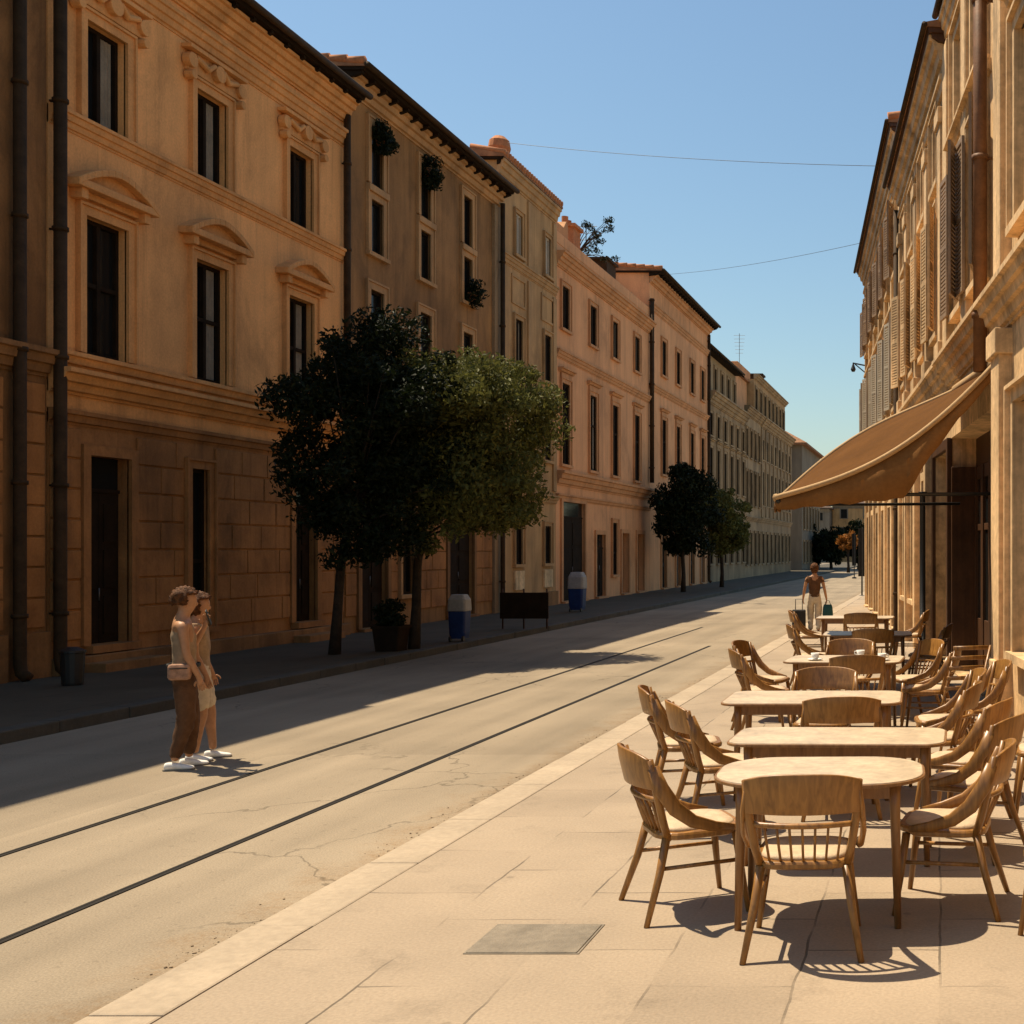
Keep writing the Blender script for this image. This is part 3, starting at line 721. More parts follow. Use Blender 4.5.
bm = new(); box(bm, 4.6, 5.5, .8, 1.6, 12.6, 14.35); box(bm, 4.5, 5.6, .7, 1.7, 14.35, 14.47); tube(bm, [(4.85, 1.2, 14.47), (4.85, 1.2, 14.8)], .13, 10); tube(bm, [(5.25, 1.2, 14.47), (5.25, 1.2, 14.75)], .13, 10); obj('chimney', bm, 'terracotta', b)
bm = new(); box(bm, 9.2, 10.6, .8, 1.8, 12.6, 14.2); box(bm, 9.1, 10.7, .7, 1.9, 14.2, 14.3); obj('chimney', bm, 'dark_pipe', b)
bm = new(); prism(bm, [(1.2, 13.6), (1.2, 13.7), (5, 14.4), (9.9, 13.7), (9.9, 13.6)], .3, Wd - .05); obj('roof', bm, 'tiles', b)
pipe(b, Wd - .08, 4.8, 13.4, y=-.14, r=.1, shoe=False)

# --- B4b, peach with deep eave
z0, z1 = 54.52, 68.2; Wd = z1 - z0
b = left_building('peach_building', 'taller peach building with the deep dark eave beyond the downpipe', z0, z1)
cs = [lx(z0, c) for c in (57.3, 60.4, 63.8)] + [lx(z0, 66.6)]
up = [(c - .42, c + .42, 10.3, 11.95, .12) for c in cs]; mid = [(c - .42, c + .42, 5.6, 8.2, .12) for c in cs]
gd = [(c - .5, c + .5, .2, 2.9, .15) for c in cs]
bm = new(); grid_wall(bm, Wd, 14.6, 10, up + mid + gd); obj('wall', bm, 'peach_plaster', b)
for w in up: add_window(b, *w[:4], 'peach_trim', rec=.12, transom=0, curt=.35)
for w in mid: add_window(b, *w[:4], 'peach_trim', 'ledge', rec=.12, transom=.6)
for i, w in enumerate(gd): add_door(b, *w[:4], 'peach_trim', rec=.15, mat=('dark_wood', 'brown_wood')[i % 2])
bm = new(); cornice(bm, 0, Wd, 9.6, .3, .16); obj('cornice', bm, 'peach_trim', b); bm = new(); cornice(bm, 0, Wd, 4.75, .5, .3); obj('cornice', bm, 'peach_trim', b); bm = new(); cornice(bm, 0, Wd, 13.3, .35, .16, 3); obj('cornice', bm, 'peach_trim', b); bm = new(); cornice(bm, 0, Wd, 14.55, .4, .35, 3); obj('cornice', bm, 'peach_trim', b)
pipe(b, Wd - .1, ZL, 14.2, r=.08)
r_ = roof(b, Wd, 10, 14.7, .6, .5); edge_tiles(r_, -.06, .6, 10, 14.7, .5)

# --- B5, grey with attic
z0, z1 = 68.22, 81.0; Wd = z1 - z0
b = left_building('grey_building', 'grey brown building with a dark roofed attic storey behind the small trees', z0, z1)
cs = [.9 + 2.25 * i for i in range(6)]
ws = [(c - .42, c + .42, a, d, .12) for c in cs for a, d in ((8.6, 9.9), (5.6, 7.9), (1.2, 3.2))]
bm = new(); grid_wall(bm, Wd, 10.6, 10, ws); obj('wall', bm, 'grey_plaster', b)
for w in ws: add_window(b, *w[:4], 'grey_trim', 'ledge' if w[2] == 5.6 else 'plain', rec=.12, transom=0)
bm = new(); cornice(bm, 0, Wd, 11.1, .7, .5, 4); obj('cornice', bm, 'grey_trim', b); bm = new(); cornice(bm, 0, Wd, 4.5, .4, .2); obj('cornice', bm, 'grey_trim', b)
at = [(c - .35, c + .35, 11.6, 13.1, .12) for c in cs]
bm = new(); grid_wall(bm, Wd, 13.7, 8, at, 10.6, .0); me = obj('attic_wall', bm, 'grey_trim', b); me.location = (0, .6, 0)
for w in at:
    q = add_window(b, *w[:4], 'grey_trim', rec=.12, transom=0, sill=False); q.location = (0, .6, 0)
r_ = roof(b, Wd, 9, 13.85, -.1, 1.3, tile='tiles_dark')

# --- B6, two separate grey houses
z0, z1 = 81.02, 88.4; Wd = z1 - z0
b = left_building('grey_building', 'narrow far grey building with a peach block set back on its roof', z0, z1)
cs = [.9 + 1.85 * i for i in range(4)]
ws = [(c - .36, c + .36, a, d, .12) for c in cs for a, d in ((8.4, 10.3), (5.1, 7.4), (1.0, 3.2))]
bm = new(); grid_wall(bm, Wd, 11.4, 10, ws); obj('wall', bm, 'grey_trim', b)
for w in ws: add_window(b, *w[:4], 'grey_plaster', rec=.12, transom=0)
bm = new(); cornice(bm, 0, Wd, 11.8, .6, .4, 4); obj('cornice', bm, 'grey_plaster', b)
bm = new(); cornice(bm, 0, Wd, 4.3, .3, .2); obj('string_course', bm, 'grey_plaster', b)
bm = new(); box(bm, .3, Wd - .2, 1.0, 6.5, 11.4, 14.3); obj('attic_block', bm, 'peach_plaster', b, bevel=.03)
bm = new(); prism(bm, [(.8, 14.31), (.8, 14.42), (3.8, 15.3), (6.8, 14.42), (6.8, 14.31)], .1, Wd); obj('roof', bm, 'tiles', b)
z0, z1 = 88.42, 106.0; Wd = z1 - z0
b = left_building('grey_building', 'far olive grey building with pilasters and a columned attic storey', z0, z1)
cs = [1.0 + 2.2 * i for i in range(8)]
ws = [(c - .45, c + .45, a, d, .12) for c in cs for a, d in ((8.7, 10.2), (5.3, 7.8), (1.0, 3.2))]
bm = new(); grid_wall(bm, Wd, 11.3, 10, ws); obj('wall', bm, 'grey_plaster', b)
for w in ws: add_window(b, *w[:4], 'grey_trim', rec=.12, transom=0)
bm = new(); cornice(bm, 0, Wd, 11.75, .7, .5, 4); obj('cornice', bm, 'grey_trim', b)
bm = new(); cornice(bm, 0, Wd, 4.4, .4, .2); obj('string_course', bm, 'grey_trim', b)
bm = new()
for i in range(9): box(bm, .02 + i * (Wd - .5) / 8, .45 + i * (Wd - .5) / 8, -.1, .02, 4.45, 11.0)
obj('pilaster', bm, 'grey_trim', b)
at = [(c - .5, c + .5, 12.3, 14.0, .12) for c in cs]
bm = new(); grid_wall(bm, Wd, 14.6, 8, at, 11.3); q = obj('attic_wall', bm, 'sand_trim', b); q.location = (0, .5, 0)
for w in at:
    q = add_window(b, *w[:4], 'grey_trim', rec=.12, transom=0, sill=False); q.location = (0, .5, 0)
bm = new(); cornice(bm, -.05, Wd, 15.0, .4, .35); q = obj('cornice', bm, 'grey_trim', b); q.location = (0, .5, 0)
bm = new(); box(bm, 3, 9, 2.2, 7, 14.6, 16.4); obj('attic_block', bm, 'peach_trim', b, bevel=.03)
bm = new(); box(bm, 11.2, 12.6, 1.6, 2.6, 14.6, 16.5); box(bm, 11.1, 12.7, 1.5, 2.7, 16.5, 16.65); obj('chimney', bm, 'dark_pipe', b)
bm = new(); prism(bm, [(.4, 15.01), (.4, 15.1), (5, 15.8), (9, 15.1), (9, 15.01)], 9.1, Wd); obj('roof', bm, 'tiles', b)

# --- B7 house with hipped clay roof, and the row that closes the street
def hip(bm, x0, x1, y0, y1, z, h, ins):
    a = [bm.verts.new(p) for p in ((x0, y0, z), (x1, y0, z), (x1, y1, z), (x0, y1, z))]; b_ = [bm.verts.new(p) for p in ((x0, y0, z - .2), (x1, y0, z - .2), (x1, y1, z - .2), (x0, y1, z - .2))]
    r1 = bm.verts.new((x0 + ins, (y0 + y1) / 2, z + h)); r2 = bm.verts.new((x1 - ins, (y0 + y1) / 2, z + h))
    bm.faces.new((a[0], a[1], r2, r1)); bm.faces.new((a[1], a[2], r2)); bm.faces.new((a[2], a[3], r1, r2)); bm.faces.new((a[3], a[0], r1)); bm.faces.new(b_)
    for k in range(4): bm.faces.new((a[k], a[(k + 1) % 4], b_[(k + 1) % 4], b_[k]))
z0 = 113; Wd = 17
b = thing('house', 'far house with a rounded terracotta hipped roof past the grey row', 'building', (-13.0, z0, 0), R(90))
cs = [1.6 + 2.7 * i for i in range(6)]
ws = [(c - .5, c + .5, a, d, .12) for c in cs for a, d in ((7.2, 9.2), (4.0, 6.2), (.8, 2.8))]
bm = new(); grid_wall(bm, Wd, 11.9, 11, ws); obj('wall', bm, 'far_plaster', b)
for w in ws: add_window(b, *w[:4], 'grey_trim', rec=.12, transom=0)
bm = new(); hip(bm, -.5, Wd + .5, -.5, 11.5, 12.1, 3.4, 5); obj('roof', bm, 'tiles', b)
def far_house(label, x, y, w, h, mat, tile, floors, rise=1.5):
    b = thing('house', label, 'building', (x, y, 0), 0, 'houses closing the far end of the street')
    n = max(2, int(w / 2.6)); cs = [w * (i + .5) / n for i in range(n)]
    fh = h / floors
    ws = [(c - .5, c + .5, k * fh + 1.0, k * fh + fh - .6, .12) for c in cs for k in range(floors)]
    bm = new(); grid_wall(bm, w, h, 9, ws); obj('wall', bm, mat, b)
    for q in ws: add_window(b, *q[:4], 'far_plaster', rec=.12, transom=0)
    bm = new(); cornice(bm, 0, w, h, .5, .3); obj('cornice', bm, 'far_plaster', b)
    bm = new(); hip(bm, -.4, w + .4, -.5, 9.5, h + .2, rise, 3); obj('roof', bm, tile, b)
    return b
far_house('grey blue house at the street end behind the dark trees', -27, 190, 9.5, 8.5, 'far_plaster', 'tiles_dark', 3)
far_house('cream house at the street end, seen just under the awning', -17.4, 194, 7.5, 9.2, 'sand_plaster', 'tiles_dark', 3)
far_house('low peach house at the street end beside the sunlit corner', -9.7, 188, 12, 7.6, 'grey_plaster', 'tiles', 2)

# --- right-hand buildings, on a slightly turned line
def RX(z): return .79 - .1184 * (z - 13.6)
RD = Vector((-.1184, 1, 0)).normalized(); RA = math.atan2(-RD.y, -RD.x); RK = 1 / RD.y
def right_building(name, label, zn, zf):
    return thing(name, label, 'building', (RX(zf), zf, 0), RA, 'old buildings along the sunlit side'), (zf - zn) * RK, (lambda z: (zf - z) * RK)

# R1 with the shop
zn, zf = 1.0, 18.88
b, Wd, U = right_building('cafe_building', 'sunlit cream cafe building with a rusty drainpipe above the awning', zn, zf)
shop = (U(18.84), U(14.3), .12, 3.75, .55)
w2 = [(U(c) - .5, U(c) + .5, q0, q1, .3) for c in (17.4, 15.7, 12.4, 9.6, 6.8, 4.0) for q0, q1 in ((5.5, 7.6), (8.2, 9.6))]
g2 = [(U(c) - .55, U(c) + .55, .9, 3.6, .3) for c in (12.4, 9.6, 6.8, 4.0)]
bm = new(); grid_wall(bm, Wd, 10.36, 9, [shop] + w2 + g2); obj('wall', bm, 'cream_plaster', b)
for w in w2: add_window(b, *w[:4], 'cream_trim', 'ledge' if w[2] == 5.5 else 'plain', proud=.08, shutters='shutter_paint' if w[2] == 5.5 and U(13) > w[0] else None)
for w in g2: add_window(b, *w[:4], 'cream_trim', proud=.09)
bm = new()
for c in (18.65, 16.55, 13.75, 11.0, 8.2, 5.4): box(bm, U(c) - .24, U(c) + .24, -.13, .02, 5.0, 9.85); 
for c in (13.75, 11.0, 8.2, 5.4): box(bm, U(c) - .27, U(c) + .27, -.15, .02, .1, 4.5); box(bm, U(c) - .33, U(c) + .33, -.2, .02, .1, .75); box(bm, U(c) - .33, U(c) + .33, -.2, .02, 4.2, 4.49)
obj('pilaster', bm, 'cream_trim', b, bevel=.015)
bm = new(); cornice(bm, 0, Wd, 4.95, .42, .3, 4); obj('string_course', bm, 'cream_trim', b)
bm = new(); cornice(bm, 0, Wd, 10.34, .5, .2, 4); obj('cornice', bm, 'cream_trim', b)
pipe(b, U(14.5), 3.9, 10.3, y=-.2, r=.085, mat='rust_pipe', shoe=False)
roof(b, Wd, 9, 10.45, .16, 1.2, soffit='brown_wood', gr=.05)
# shopfront: timber leaves in the deep opening
d = None
bm = new(); box(bm, shop[0], shop[1], .40, .5, 3.3, 3.75); box(bm, shop[0] + .002, shop[0] + .12, .0, .5, .12, 3.3); box(bm, shop[1] - .12, shop[1], .38, .5, .12, 3.3)
d = obj('shopfront', bm, 'brown_wood', b, bevel=.01)
n = 6; w_ = (shop[1] - shop[0] - .24) / n
for i in range(n):
    a = shop[0] + .12 + i * w_
    bm = new(); box(bm, a + .005, a + .1, .36, .46, .12, 3.29); box(bm, a + w_ - .1, a + w_ - .005, .36, .46, .12, 3.29); box(bm, a + .1, a + w_ - .1, .38, .45, .12, .95); box(bm, a + .1, a + w_ - .1, .38, .45, 3.1, 3.29); box(bm, a + .1, a + w_ - .1, .38, .45, 2.3, 2.4)
    obj('leaf', bm, 'brown_wood', d, bevel=.006)
    bm = new(); box(bm, a + .09, a + w_ - .09, .405, .42, .94, 3.12); obj('pane', bm, 'glass', d)

# R2
zn, zf = 18.9, 27.0
b, Wd, U = right_building('pilaster_building', 'sunlit tan building with tall pilasters and a heavy stepped cornice', zn, zf)
cs = (20.2, 22.2, 24.2, 26.0)
ws = [(U(c) - .42, U(c) + .42, q0, q1, .3) for c in cs for q0, q1 in ((5.6, 7.6), (8.1, 9.2))]
gs = [(U(20.9), U(18.98), .15, 3.6, .5), (U(22.2) - .6, U(22.2) + .6, .15, 3.3, .4)] + [(U(c) - .42, U(c) + .42, 1.0, 3.2, .3) for c in cs[2:]]
bm = new(); grid_wall(bm, Wd, 9.9, 9, ws + gs); obj('wall', bm, 'cream_plaster', b)
for w in ws: add_window(b, *w[:4], 'cream_trim', proud=.09, surround=.12, shutters='cream_trim' if w[2] == 5.6 else None)
for i, w in enumerate(gs):
    if i < 2: add_door(b, *w[:4], 'brown_wood' if i == 0 else 'cream_trim', mat='dark_wood' if i == 0 else 'brown_wood', rec=w[4])
    else: add_window(b, *w[:4], 'cream_trim', proud=.09)
bm = new()
for c in (19.2, 21.2, 23.2, 25.15, 26.75):
    box(bm, U(c) - .22, U(c) + .22, -.16, .02, 5.0, 9.0); box(bm, U(c) - .27, U(c) + .27, -.2, .02, 8.75, 9.0); box(bm, U(c) - .28, U(c) + .28, -.2, .02, 5.0, 5.3)
    if c > 20: box(bm, U(c) - .14, U(c) + .14, -.17, .02, .1, 4.4)
obj('pilaster', bm, 'cream_trim', b, bevel=.015)
bm = new(); cornice(bm, 0, Wd, 4.95, .5, .28, 4); obj('string_course', bm, 'cream_trim', b)
bm = new(); cornice(bm, .0, Wd, 9.5, .42, .18, 3); obj('cornice', bm, 'cream_trim', b); bm = new(); cornice(bm, .0, Wd, 10.1, .58, .34, 4); obj('cornice', bm, 'cream_trim', b)
pipe(b, U(26.96) + .06, .1, 9.6, y=-.2, r=.06, mat='dark_pipe')
roof(b, Wd, 9, 10.2, .38, 1.2, soffit='brown_wood', gr=.045)

# R3
zn, zf = 27.02, 41.4
b, Wd, U = right_building('shuttered_building', 'tall weathered pale building at the far end of the sunlit row', zn, zf)
cs = [28.6 + 2.35 * i for i in range(6)]
ws = [(U(c) - .4, U(c) + .4, q0, q1, .28) for c in cs for q0, q1 in ((8.6, 10.1), (5.4, 7.5))]
gs = [(U(c) - .45, U(c) + .45, .15, 3.1, .3) for c in cs]
bm = new(); grid_wall(bm, Wd, 11.4, 9, ws + gs); obj('wall', bm, 'pale_plaster', b)
for w in ws: add_window(b, *w[:4], 'cream_trim', proud=.09, shutters='pale_frame' if w[2] == 5.4 else 'shutter_paint')
for w in gs: add_door(b, *w[:4], 'cream_trim', mat='brown_wood', rec=.3)
bm = new(); cornice(bm, 0, Wd, 4.6, .4, .2); obj('string_course', bm, 'cream_trim', b); bm = new(); cornice(bm, 0, Wd, 8.0, .25, .14, 2); obj('string_course', bm, 'cream_trim', b)
bm = new(); cornice(bm, .0, Wd, 10.9, .4, .16, 3); obj('cornice', bm, 'cream_trim', b); bm = new(); cornice(bm, .0, Wd, 11.5, .6, .32, 4); obj('cornice', bm, 'cream_trim', b)
bm = new()
for i in range(7):
    c = 27.45 + 2.33 * i; box(bm, U(min(c, 41.2)) - .18, U(min(c, 41.2)) + .18, -.1, .02, .1, 10.6)
obj('pilaster', bm, 'cream_trim', b, bevel=.012)
r_ = roof(b, Wd, 9, 11.6, .37, 1.3, soffit='brown_wood', gr=.045); edge_tiles(r_, Wd + .06, .37, 9, 11.6, 1.3, 12)

# bracket lamp on R3
t = thing('wall_bracket', 'small black metal bracket high on the far sunlit corner', 'bracket', (RX(41.2) - .02, 41.2, 8.0))
bm = new(); tube(bm, [(.1, 0, .3), (-.5, 0, .42)], .025, 6); tube(bm, [(.1, 0, -.05), (-.42, 0, .38)], .02, 6); box(bm, .0, .06, -.06, .06, -.15, .45); obj('arm', bm, 'black_metal', t)
bm = new(); tube(bm, [(-.48, 0, .4), (-.48, 0, .2), (-.48, 0, .12)], [.02, .09, .05], 8); obj('lamp_shade', bm, 'black_metal', t)

# overhead cables
def cable(a, c, sag, label):
    a = Vector(a); c = Vector(c); bm = new()
    tube(bm, [a.lerp(c, i / 16) - Vector((0, 0, sag * 4 * (i / 16) * (1 - i / 16))) for i in range(17)], .007, 5)
    tag(obj('overhead_cable', bm, 'black_metal'), label, 'cable', 'cables across the street')
cable((-13.1, 36.4, 14.35), (-1.57, 30, 11.6), .12, 'upper thin cable from the clay chimney roof to the sunlit eave')
cable((-12.9, 56, 14.85), (-2.45, 37.5, 11.6), .15, 'lower thin cable from the deep eave to the far sunlit eave')

# ------------------------------------------------------------------ foliage
def leaves(clusters, n, size, squash=.8):
    """many small folded leaves gathered in clumps (cx,cy,cz,r)"""
    V = []; Fc = []
    wsum = sum(c[3] ** 2 for c in clusters)
    for cx, cy, cz, r in clusters:
        k = int(n * r * r / wsum)
        for _ in range(k):
            d = Vector((rnd.gauss(0, 1), rnd.gauss(0, 1), rnd.gauss(0, 1))).normalized()
            rr = r * (.25 + .75 * rnd.random() ** .5) * rnd.uniform(.8, 1.12)
            p = Vector((cx, cy, cz)) + Vector((d.x * rr, d.y * rr, d.z * rr * squash))
            a = (d * .6 + Vector((rnd.gauss(0, 1), rnd.gauss(0, 1), rnd.gauss(0, .7)))).normalized()
            u = a.cross(Vector((rnd.gauss(0, 1), rnd.gauss(0, 1), rnd.gauss(0, 1)))).normalized(); w = a.cross(u)
            s = size * rnd.uniform(.45, 1.5); b_ = len(V)
            V += [p - u * s, p + w * s * .42 + a * s * .12, p + u * s, p - w * s * .42 + a * s * .12]
            Fc.append((b_, b_ + 1, b_ + 2, b_ + 3))
    me = bpy.data.meshes.new('crown'); me.from_pydata(V, [], Fc); me.update()
    return me

def tree(label, x, y, base, trunk_top, crown, n, size, mat, lean=(0, 0), tr=.11, group=None, name='street_tree', nclump=46, clumpr=.55):
    """crown = (cx,cy,cz,rx,ry,rz) relative to the foot"""
    t = thing(name, label, 'tree', (x, y, base), 0, group)
    cx, cy, cz, rx, ry, rz = crown
    cl = []; off = Vector((rnd.uniform(-9, 9), rnd.uniform(-9, 9), 0))
    for k_ in range(nclump):
        d = Vector((rnd.gauss(0, 1), rnd.gauss(0, 1), rnd.gauss(0, 1))).normalized(); q = rnd.random() ** .38 * (1 + .26 * mnoise.noise(d * 1.5 + off))
        r = clumpr * rnd.uniform(.45, 1.3)
        if k_ % 5 == 0: q = rnd.uniform(.92, 1.04); r = clumpr * rnd.uniform(.35, .6)      # loose twigs outside the mass
        cl.append((cx + d.x * (rx - r * .5) * q, cy + d.y * (ry - r * .5) * q, cz + d.z * (rz - r * .5) * q, r))
    bm = new()
    top = Vector((lean[0], lean[1], trunk_top)); k = [Vector((0, 0, -.02)), Vector((lean[0] * .15 + .02, lean[1] * .2, trunk_top * .35)), Vector((lean[0] * .55 - .02, lean[1] * .5, trunk_top * .7)), top]
    tube(bm, k, [tr * 1.35, tr, tr * .9, tr * .8], 10)
    tube(bm, [k[2] + Vector((0, 0, .2)), top, Vector((cx, cy, cz)) * .7 + top * .3, Vector((cx, cy, cz + rz * .5))], [tr * .7, tr * .75, tr * .5, tr * .15], 8)
    for c in cl[:34]:
        e = Vector(c[:3]); mid = top.lerp(e, .5) + Vector((rnd.uniform(-.1, .1), rnd.uniform(-.1, .1), rnd.uniform(-.05, .15)))
        tube(bm, [top.lerp(Vector((cx, cy, cz)), rnd.uniform(-.1, .5)), mid, e], [tr * .4, tr * .22, tr * .06], 6)
    obj('trunk', bm, 'bark', t, smooth=True)
    link('crown', leaves(cl, n, size), mat, t)
    return t

GT = 'street trees on the shaded pavement'
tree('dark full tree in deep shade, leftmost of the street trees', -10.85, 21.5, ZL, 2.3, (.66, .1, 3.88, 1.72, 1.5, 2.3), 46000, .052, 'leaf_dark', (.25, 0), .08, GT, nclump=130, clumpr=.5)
tree('big tree with a sunlit olive crown leaning over the road', -9.95, 22.7, ZL, 2.2, (.88, .0, 3.75, 1.97, 1.6, 2.22), 60000, .052, 'leaf_olive_sunlit', (.15, 0), .085, GT, nclump=150, clumpr=.5)
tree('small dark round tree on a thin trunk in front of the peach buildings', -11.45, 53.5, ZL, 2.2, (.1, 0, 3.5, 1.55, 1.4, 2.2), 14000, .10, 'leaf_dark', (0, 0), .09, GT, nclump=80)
tree('small tree with leaves coloured pale as if sunlit, farther along, past the small dark round tree', -11.0, 60.5, ZL, 2.2, (.1, 0, 3.35, 1.5, 1.5, 2.05), 12000, .10, 'leaf_olive_sunlit', (0, 0), .09, GT, nclump=70)
GF = 'dark trees closing the far end of the street'
for k, (x, y, h, lab) in enumerate(((-15.6, 119, 4.9, 'dark far tree, leftmost of the low clump closing the street'), (-13.2, 123, 4.4, 'dark far tree, second from the left in the clump closing the street'), (-10.9, 120, 4.7, 'dark far tree, third from the left in the clump closing the street'), (-8.4, 124, 5.0, 'dark far tree, rightmost of the clump, next to the sunlit row'))):
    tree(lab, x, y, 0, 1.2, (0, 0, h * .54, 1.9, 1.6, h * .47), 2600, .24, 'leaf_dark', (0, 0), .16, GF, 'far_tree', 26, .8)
tree('little tree with orange leaves near the far sunlit corner', -8.1, 106, 0, 1.6, (0, 0, 2.7, .95, .9, 1.05), 1400, .16, 'leaf_gold', (0, 0), .12, None, 'orange_tree', 12, .5)

# plants on the brown building's windows
GP = 'plants at the upper windows of the brown building'
def window_plant(z, h, rx, rz, label, n=1600):
    t = thing('hanging_plant', label, 'plant', (XF + .12, z, h), 0, GP)
    cl = [(rnd.gauss(.06, .08), rnd.uniform(-rx, rx) * .7, rnd.uniform(-rz, rz) * .75, .2) for _ in range(14)]
    link('foliage', leaves(cl, n, .05), 'leaf_dark', t)
    bm = new(); tube(bm, [(0, 0, -rz * .3), (0, 0, -rz * .3 + .2), (0, 0, -rz * .3 + .25)], [.1, .14, .14], 10); obj('pot', bm, 'terracotta', t)
    bm = new(); tube(bm, [(0, 0, -rz * .2), (-.05, 0, rz)], .012, 5); obj('hook', bm, 'black_metal', t)
window_plant(28.1, 11.6, .34, .5, 'bushy plant at the upper window nearest the ochre building')
window_plant(30.75, 11.65, .3, .45, 'bushy plant at the middle upper window of the brown building')
window_plant(33.55, 9.1, .2, .55, 'trailing dark plant at the third lower window of the brown building', 900)

# roof terrace plant and aerials on the peach building
t = thing('roof_plant', 'straggly shrub growing on the peach building roof beside the chimney', 'plant', (XF - 1.3, 47.6, 13.6))
bm = new()
brs = []
for i in range(16):
    e = Vector((rnd.uniform(.2, 1.6), rnd.uniform(-.6, 2.6), rnd.uniform(.3, 1.5))); tube(bm, [(0, 0, 0), e * .5 + Vector((0, 0, .15)), e], [.03, .018, .006], 5); brs.append(e)
obj('stem', bm, 'bark', t)
link('foliage', leaves([(e.x, e.y, e.z, .2) for e in brs], 900, .055), 'leaf_dark', t)
def aerial(label, x, y, z, h, rungs, gp='roof aerials'):
    bm = new(); tube(bm, [(0, 0, 0), (0, 0, h)], .022, 6)
    t = thing('aerial', label, 'aerial', (x, y, z), 0, gp); obj('mast', bm, 'grey_metal', t)
    bm = new()
    for k in range(rungs):
        zz = h - .15 - k * .28; w = .45 - .03 * k; tube(bm, [(-w, .0, zz), (w, .0, zz)], .012, 5)
    obj('element', bm, 'grey_metal', t)
aerial('tall thin aerial on the roof of the far grey building', XF - 2.6, 94.5, 16.35, 2.7, 6)
aerial('small aerial on the peach roof beside the straggly shrub', XF - 1.4, 49.5, 14.2, 1.3, 3)

# ------------------------------------------------------------------ awning
t = thing('awning', 'brown cloth cafe awning with pale edges on the sunlit shopfront', 'awning', (0, 0, 0))
def aw(u, v):
    """u: wall->front, v: near->far"""
    zz = 14.35 + 3.4 * v
    wall = Vector((RX(zz) - .05, zz, 4.22 + .16 * v)); front = Vector((-1.95 - .42 * v, zz - .1, 2.62 + .12 * v))
    p = wall.lerp(front, u)
    sag = -.31 * (1 - v) ** 1.5 * math.sin(PI * u ** .9) + .21 * v ** 1.2 * math.sin(PI * min(1, u) ** 1.25)
    p.z += sag + .012 * math.sin(v * 21) * u
    return p
NU, NV = 22, 20
def cloth(off):
    return [[bm.verts.new(aw(i / NU, j / NV) + Vector((0, 0, off))) for j in range(NV + 1)] for i in range(NU + 1)]
bm = new(); A = cloth(0); B = cloth(-.012)
for i in range(NU):
    for j in range(NV):
        bm.faces.new((A[i][j], A[i + 1][j], A[i + 1][j + 1], A[i][j + 1])); bm.faces.new((B[i][j], B[i][j + 1], B[i + 1][j + 1], B[i + 1][j]))
for j in range(NV):
    bm.faces.new((A[0][j], B[0][j], B[0][j + 1], A[0][j + 1])); bm.faces.new((A[NU][j], A[NU][j + 1], B[NU][j + 1], B[NU][j]))
for i in range(NU):
    bm.faces.new((A[i][0], A[i + 1][0], B[i + 1][0], B[i][0])); bm.faces.new((A[i][NV], B[i][NV], B[i + 1][NV], A[i + 1][NV]))
obj('canopy', bm, 'awning_cloth', t, smooth=True)
bm = new()
for v in (0, 1): tube(bm, [aw(i / 20, v) + Vector((0, -.01 + .02 * v, .004)) for i in range(21)], .032, 8)
tube(bm, [aw(1, j / 16) for j in range(17)], .042, 8)
obj('piping', bm, 'awning_edge', t, smooth=True)
bm = new()   # hanging side valance near end, and front valance
for v0 in (0,):
    pr = None
    for i in range(0, 25):
        u = i / 24; p = aw(u, 0)
        zb = 2.47 + (1 - u) * .25 if u > .4 else 2.62 + (4.05 - 2.62) * ((.4 - u) / .4) ** .8
        q = Vector((p.x, p.y + .03 * math.sin(i * 1.3), min(p.z - .1, zb + .015 * math.sin(i * 1.9)))); c = [bm.verts.new(p + Vector((0, .01, 0))), bm.verts.new(q), bm.verts.new(q + Vector((0, .012, 0))), bm.verts.new(p + Vector((0, .022, 0)))]
        if pr:
            for k in range(4): bm.faces.new((pr[k], pr[(k + 1) % 4], c[(k + 1) % 4], c[k]))
        pr = c
pr = None
for j in range(0, 41):
    v = j / 40; p = aw(1, v); q = p - Vector((.03 * math.sin(j * .9), 0, .15 + .02 * math.cos(j * 1.57))); c = [bm.verts.new(p), bm.verts.new(q), bm.verts.new(q + Vector((.012, 0, 0))), bm.verts.new(p + Vector((.012, 0, 0)))]
    if pr:
        for k in range(4): bm.faces.new((pr[k], pr[(k + 1) % 4], c[(k + 1) % 4], c[k]))
    pr = c
obj('valance', bm, 'awning_valance', t, smooth=True)
bm = new(); tube(bm, [aw(1, 0) + Vector((.03, 0, -.04)), aw(1, 1) + Vector((.03, 0, -.04))], .03, 8); obj('front_bar', bm, 'black_metal', t, smooth=True)
for v in (.04, .96):
    p = aw(1, v); zz = p.y + .1
    bm = new(); tube(bm, [(RX(zz) - .02, zz, 2.68), (p.x + .7, zz - .05, 2.66), (p.x + .04, p.y, p.z - .05)], .022, 8); obj('arm', bm, 'black_metal', t, smooth=True)
bm = new(); zz = 14.35; tube(bm, [(RX(zz) - .07, zz, 4.22), (RX(zz + 3.4) - .07, zz + 3.4, 4.38)], .06, 10); obj('roller', bm, 'awning_edge', t, smooth=True)

# dark iron post at the end of the shopfront
t = tag(obj('iron_post', (lambda b_: (tube(b_, [(0, 0, 0), (0, 0, .12), (0, 0, .14), (0, 0, 2.85), (0, 0, 2.9)], [.1, .1, .055, .05, .08], 10), b_)[1])(new()), 'black_metal', smooth=True), 'slim black iron post standing by the shop wall under the awning', 'post')
t.location = (RX(20.6) - .26, 20.6, ZR)

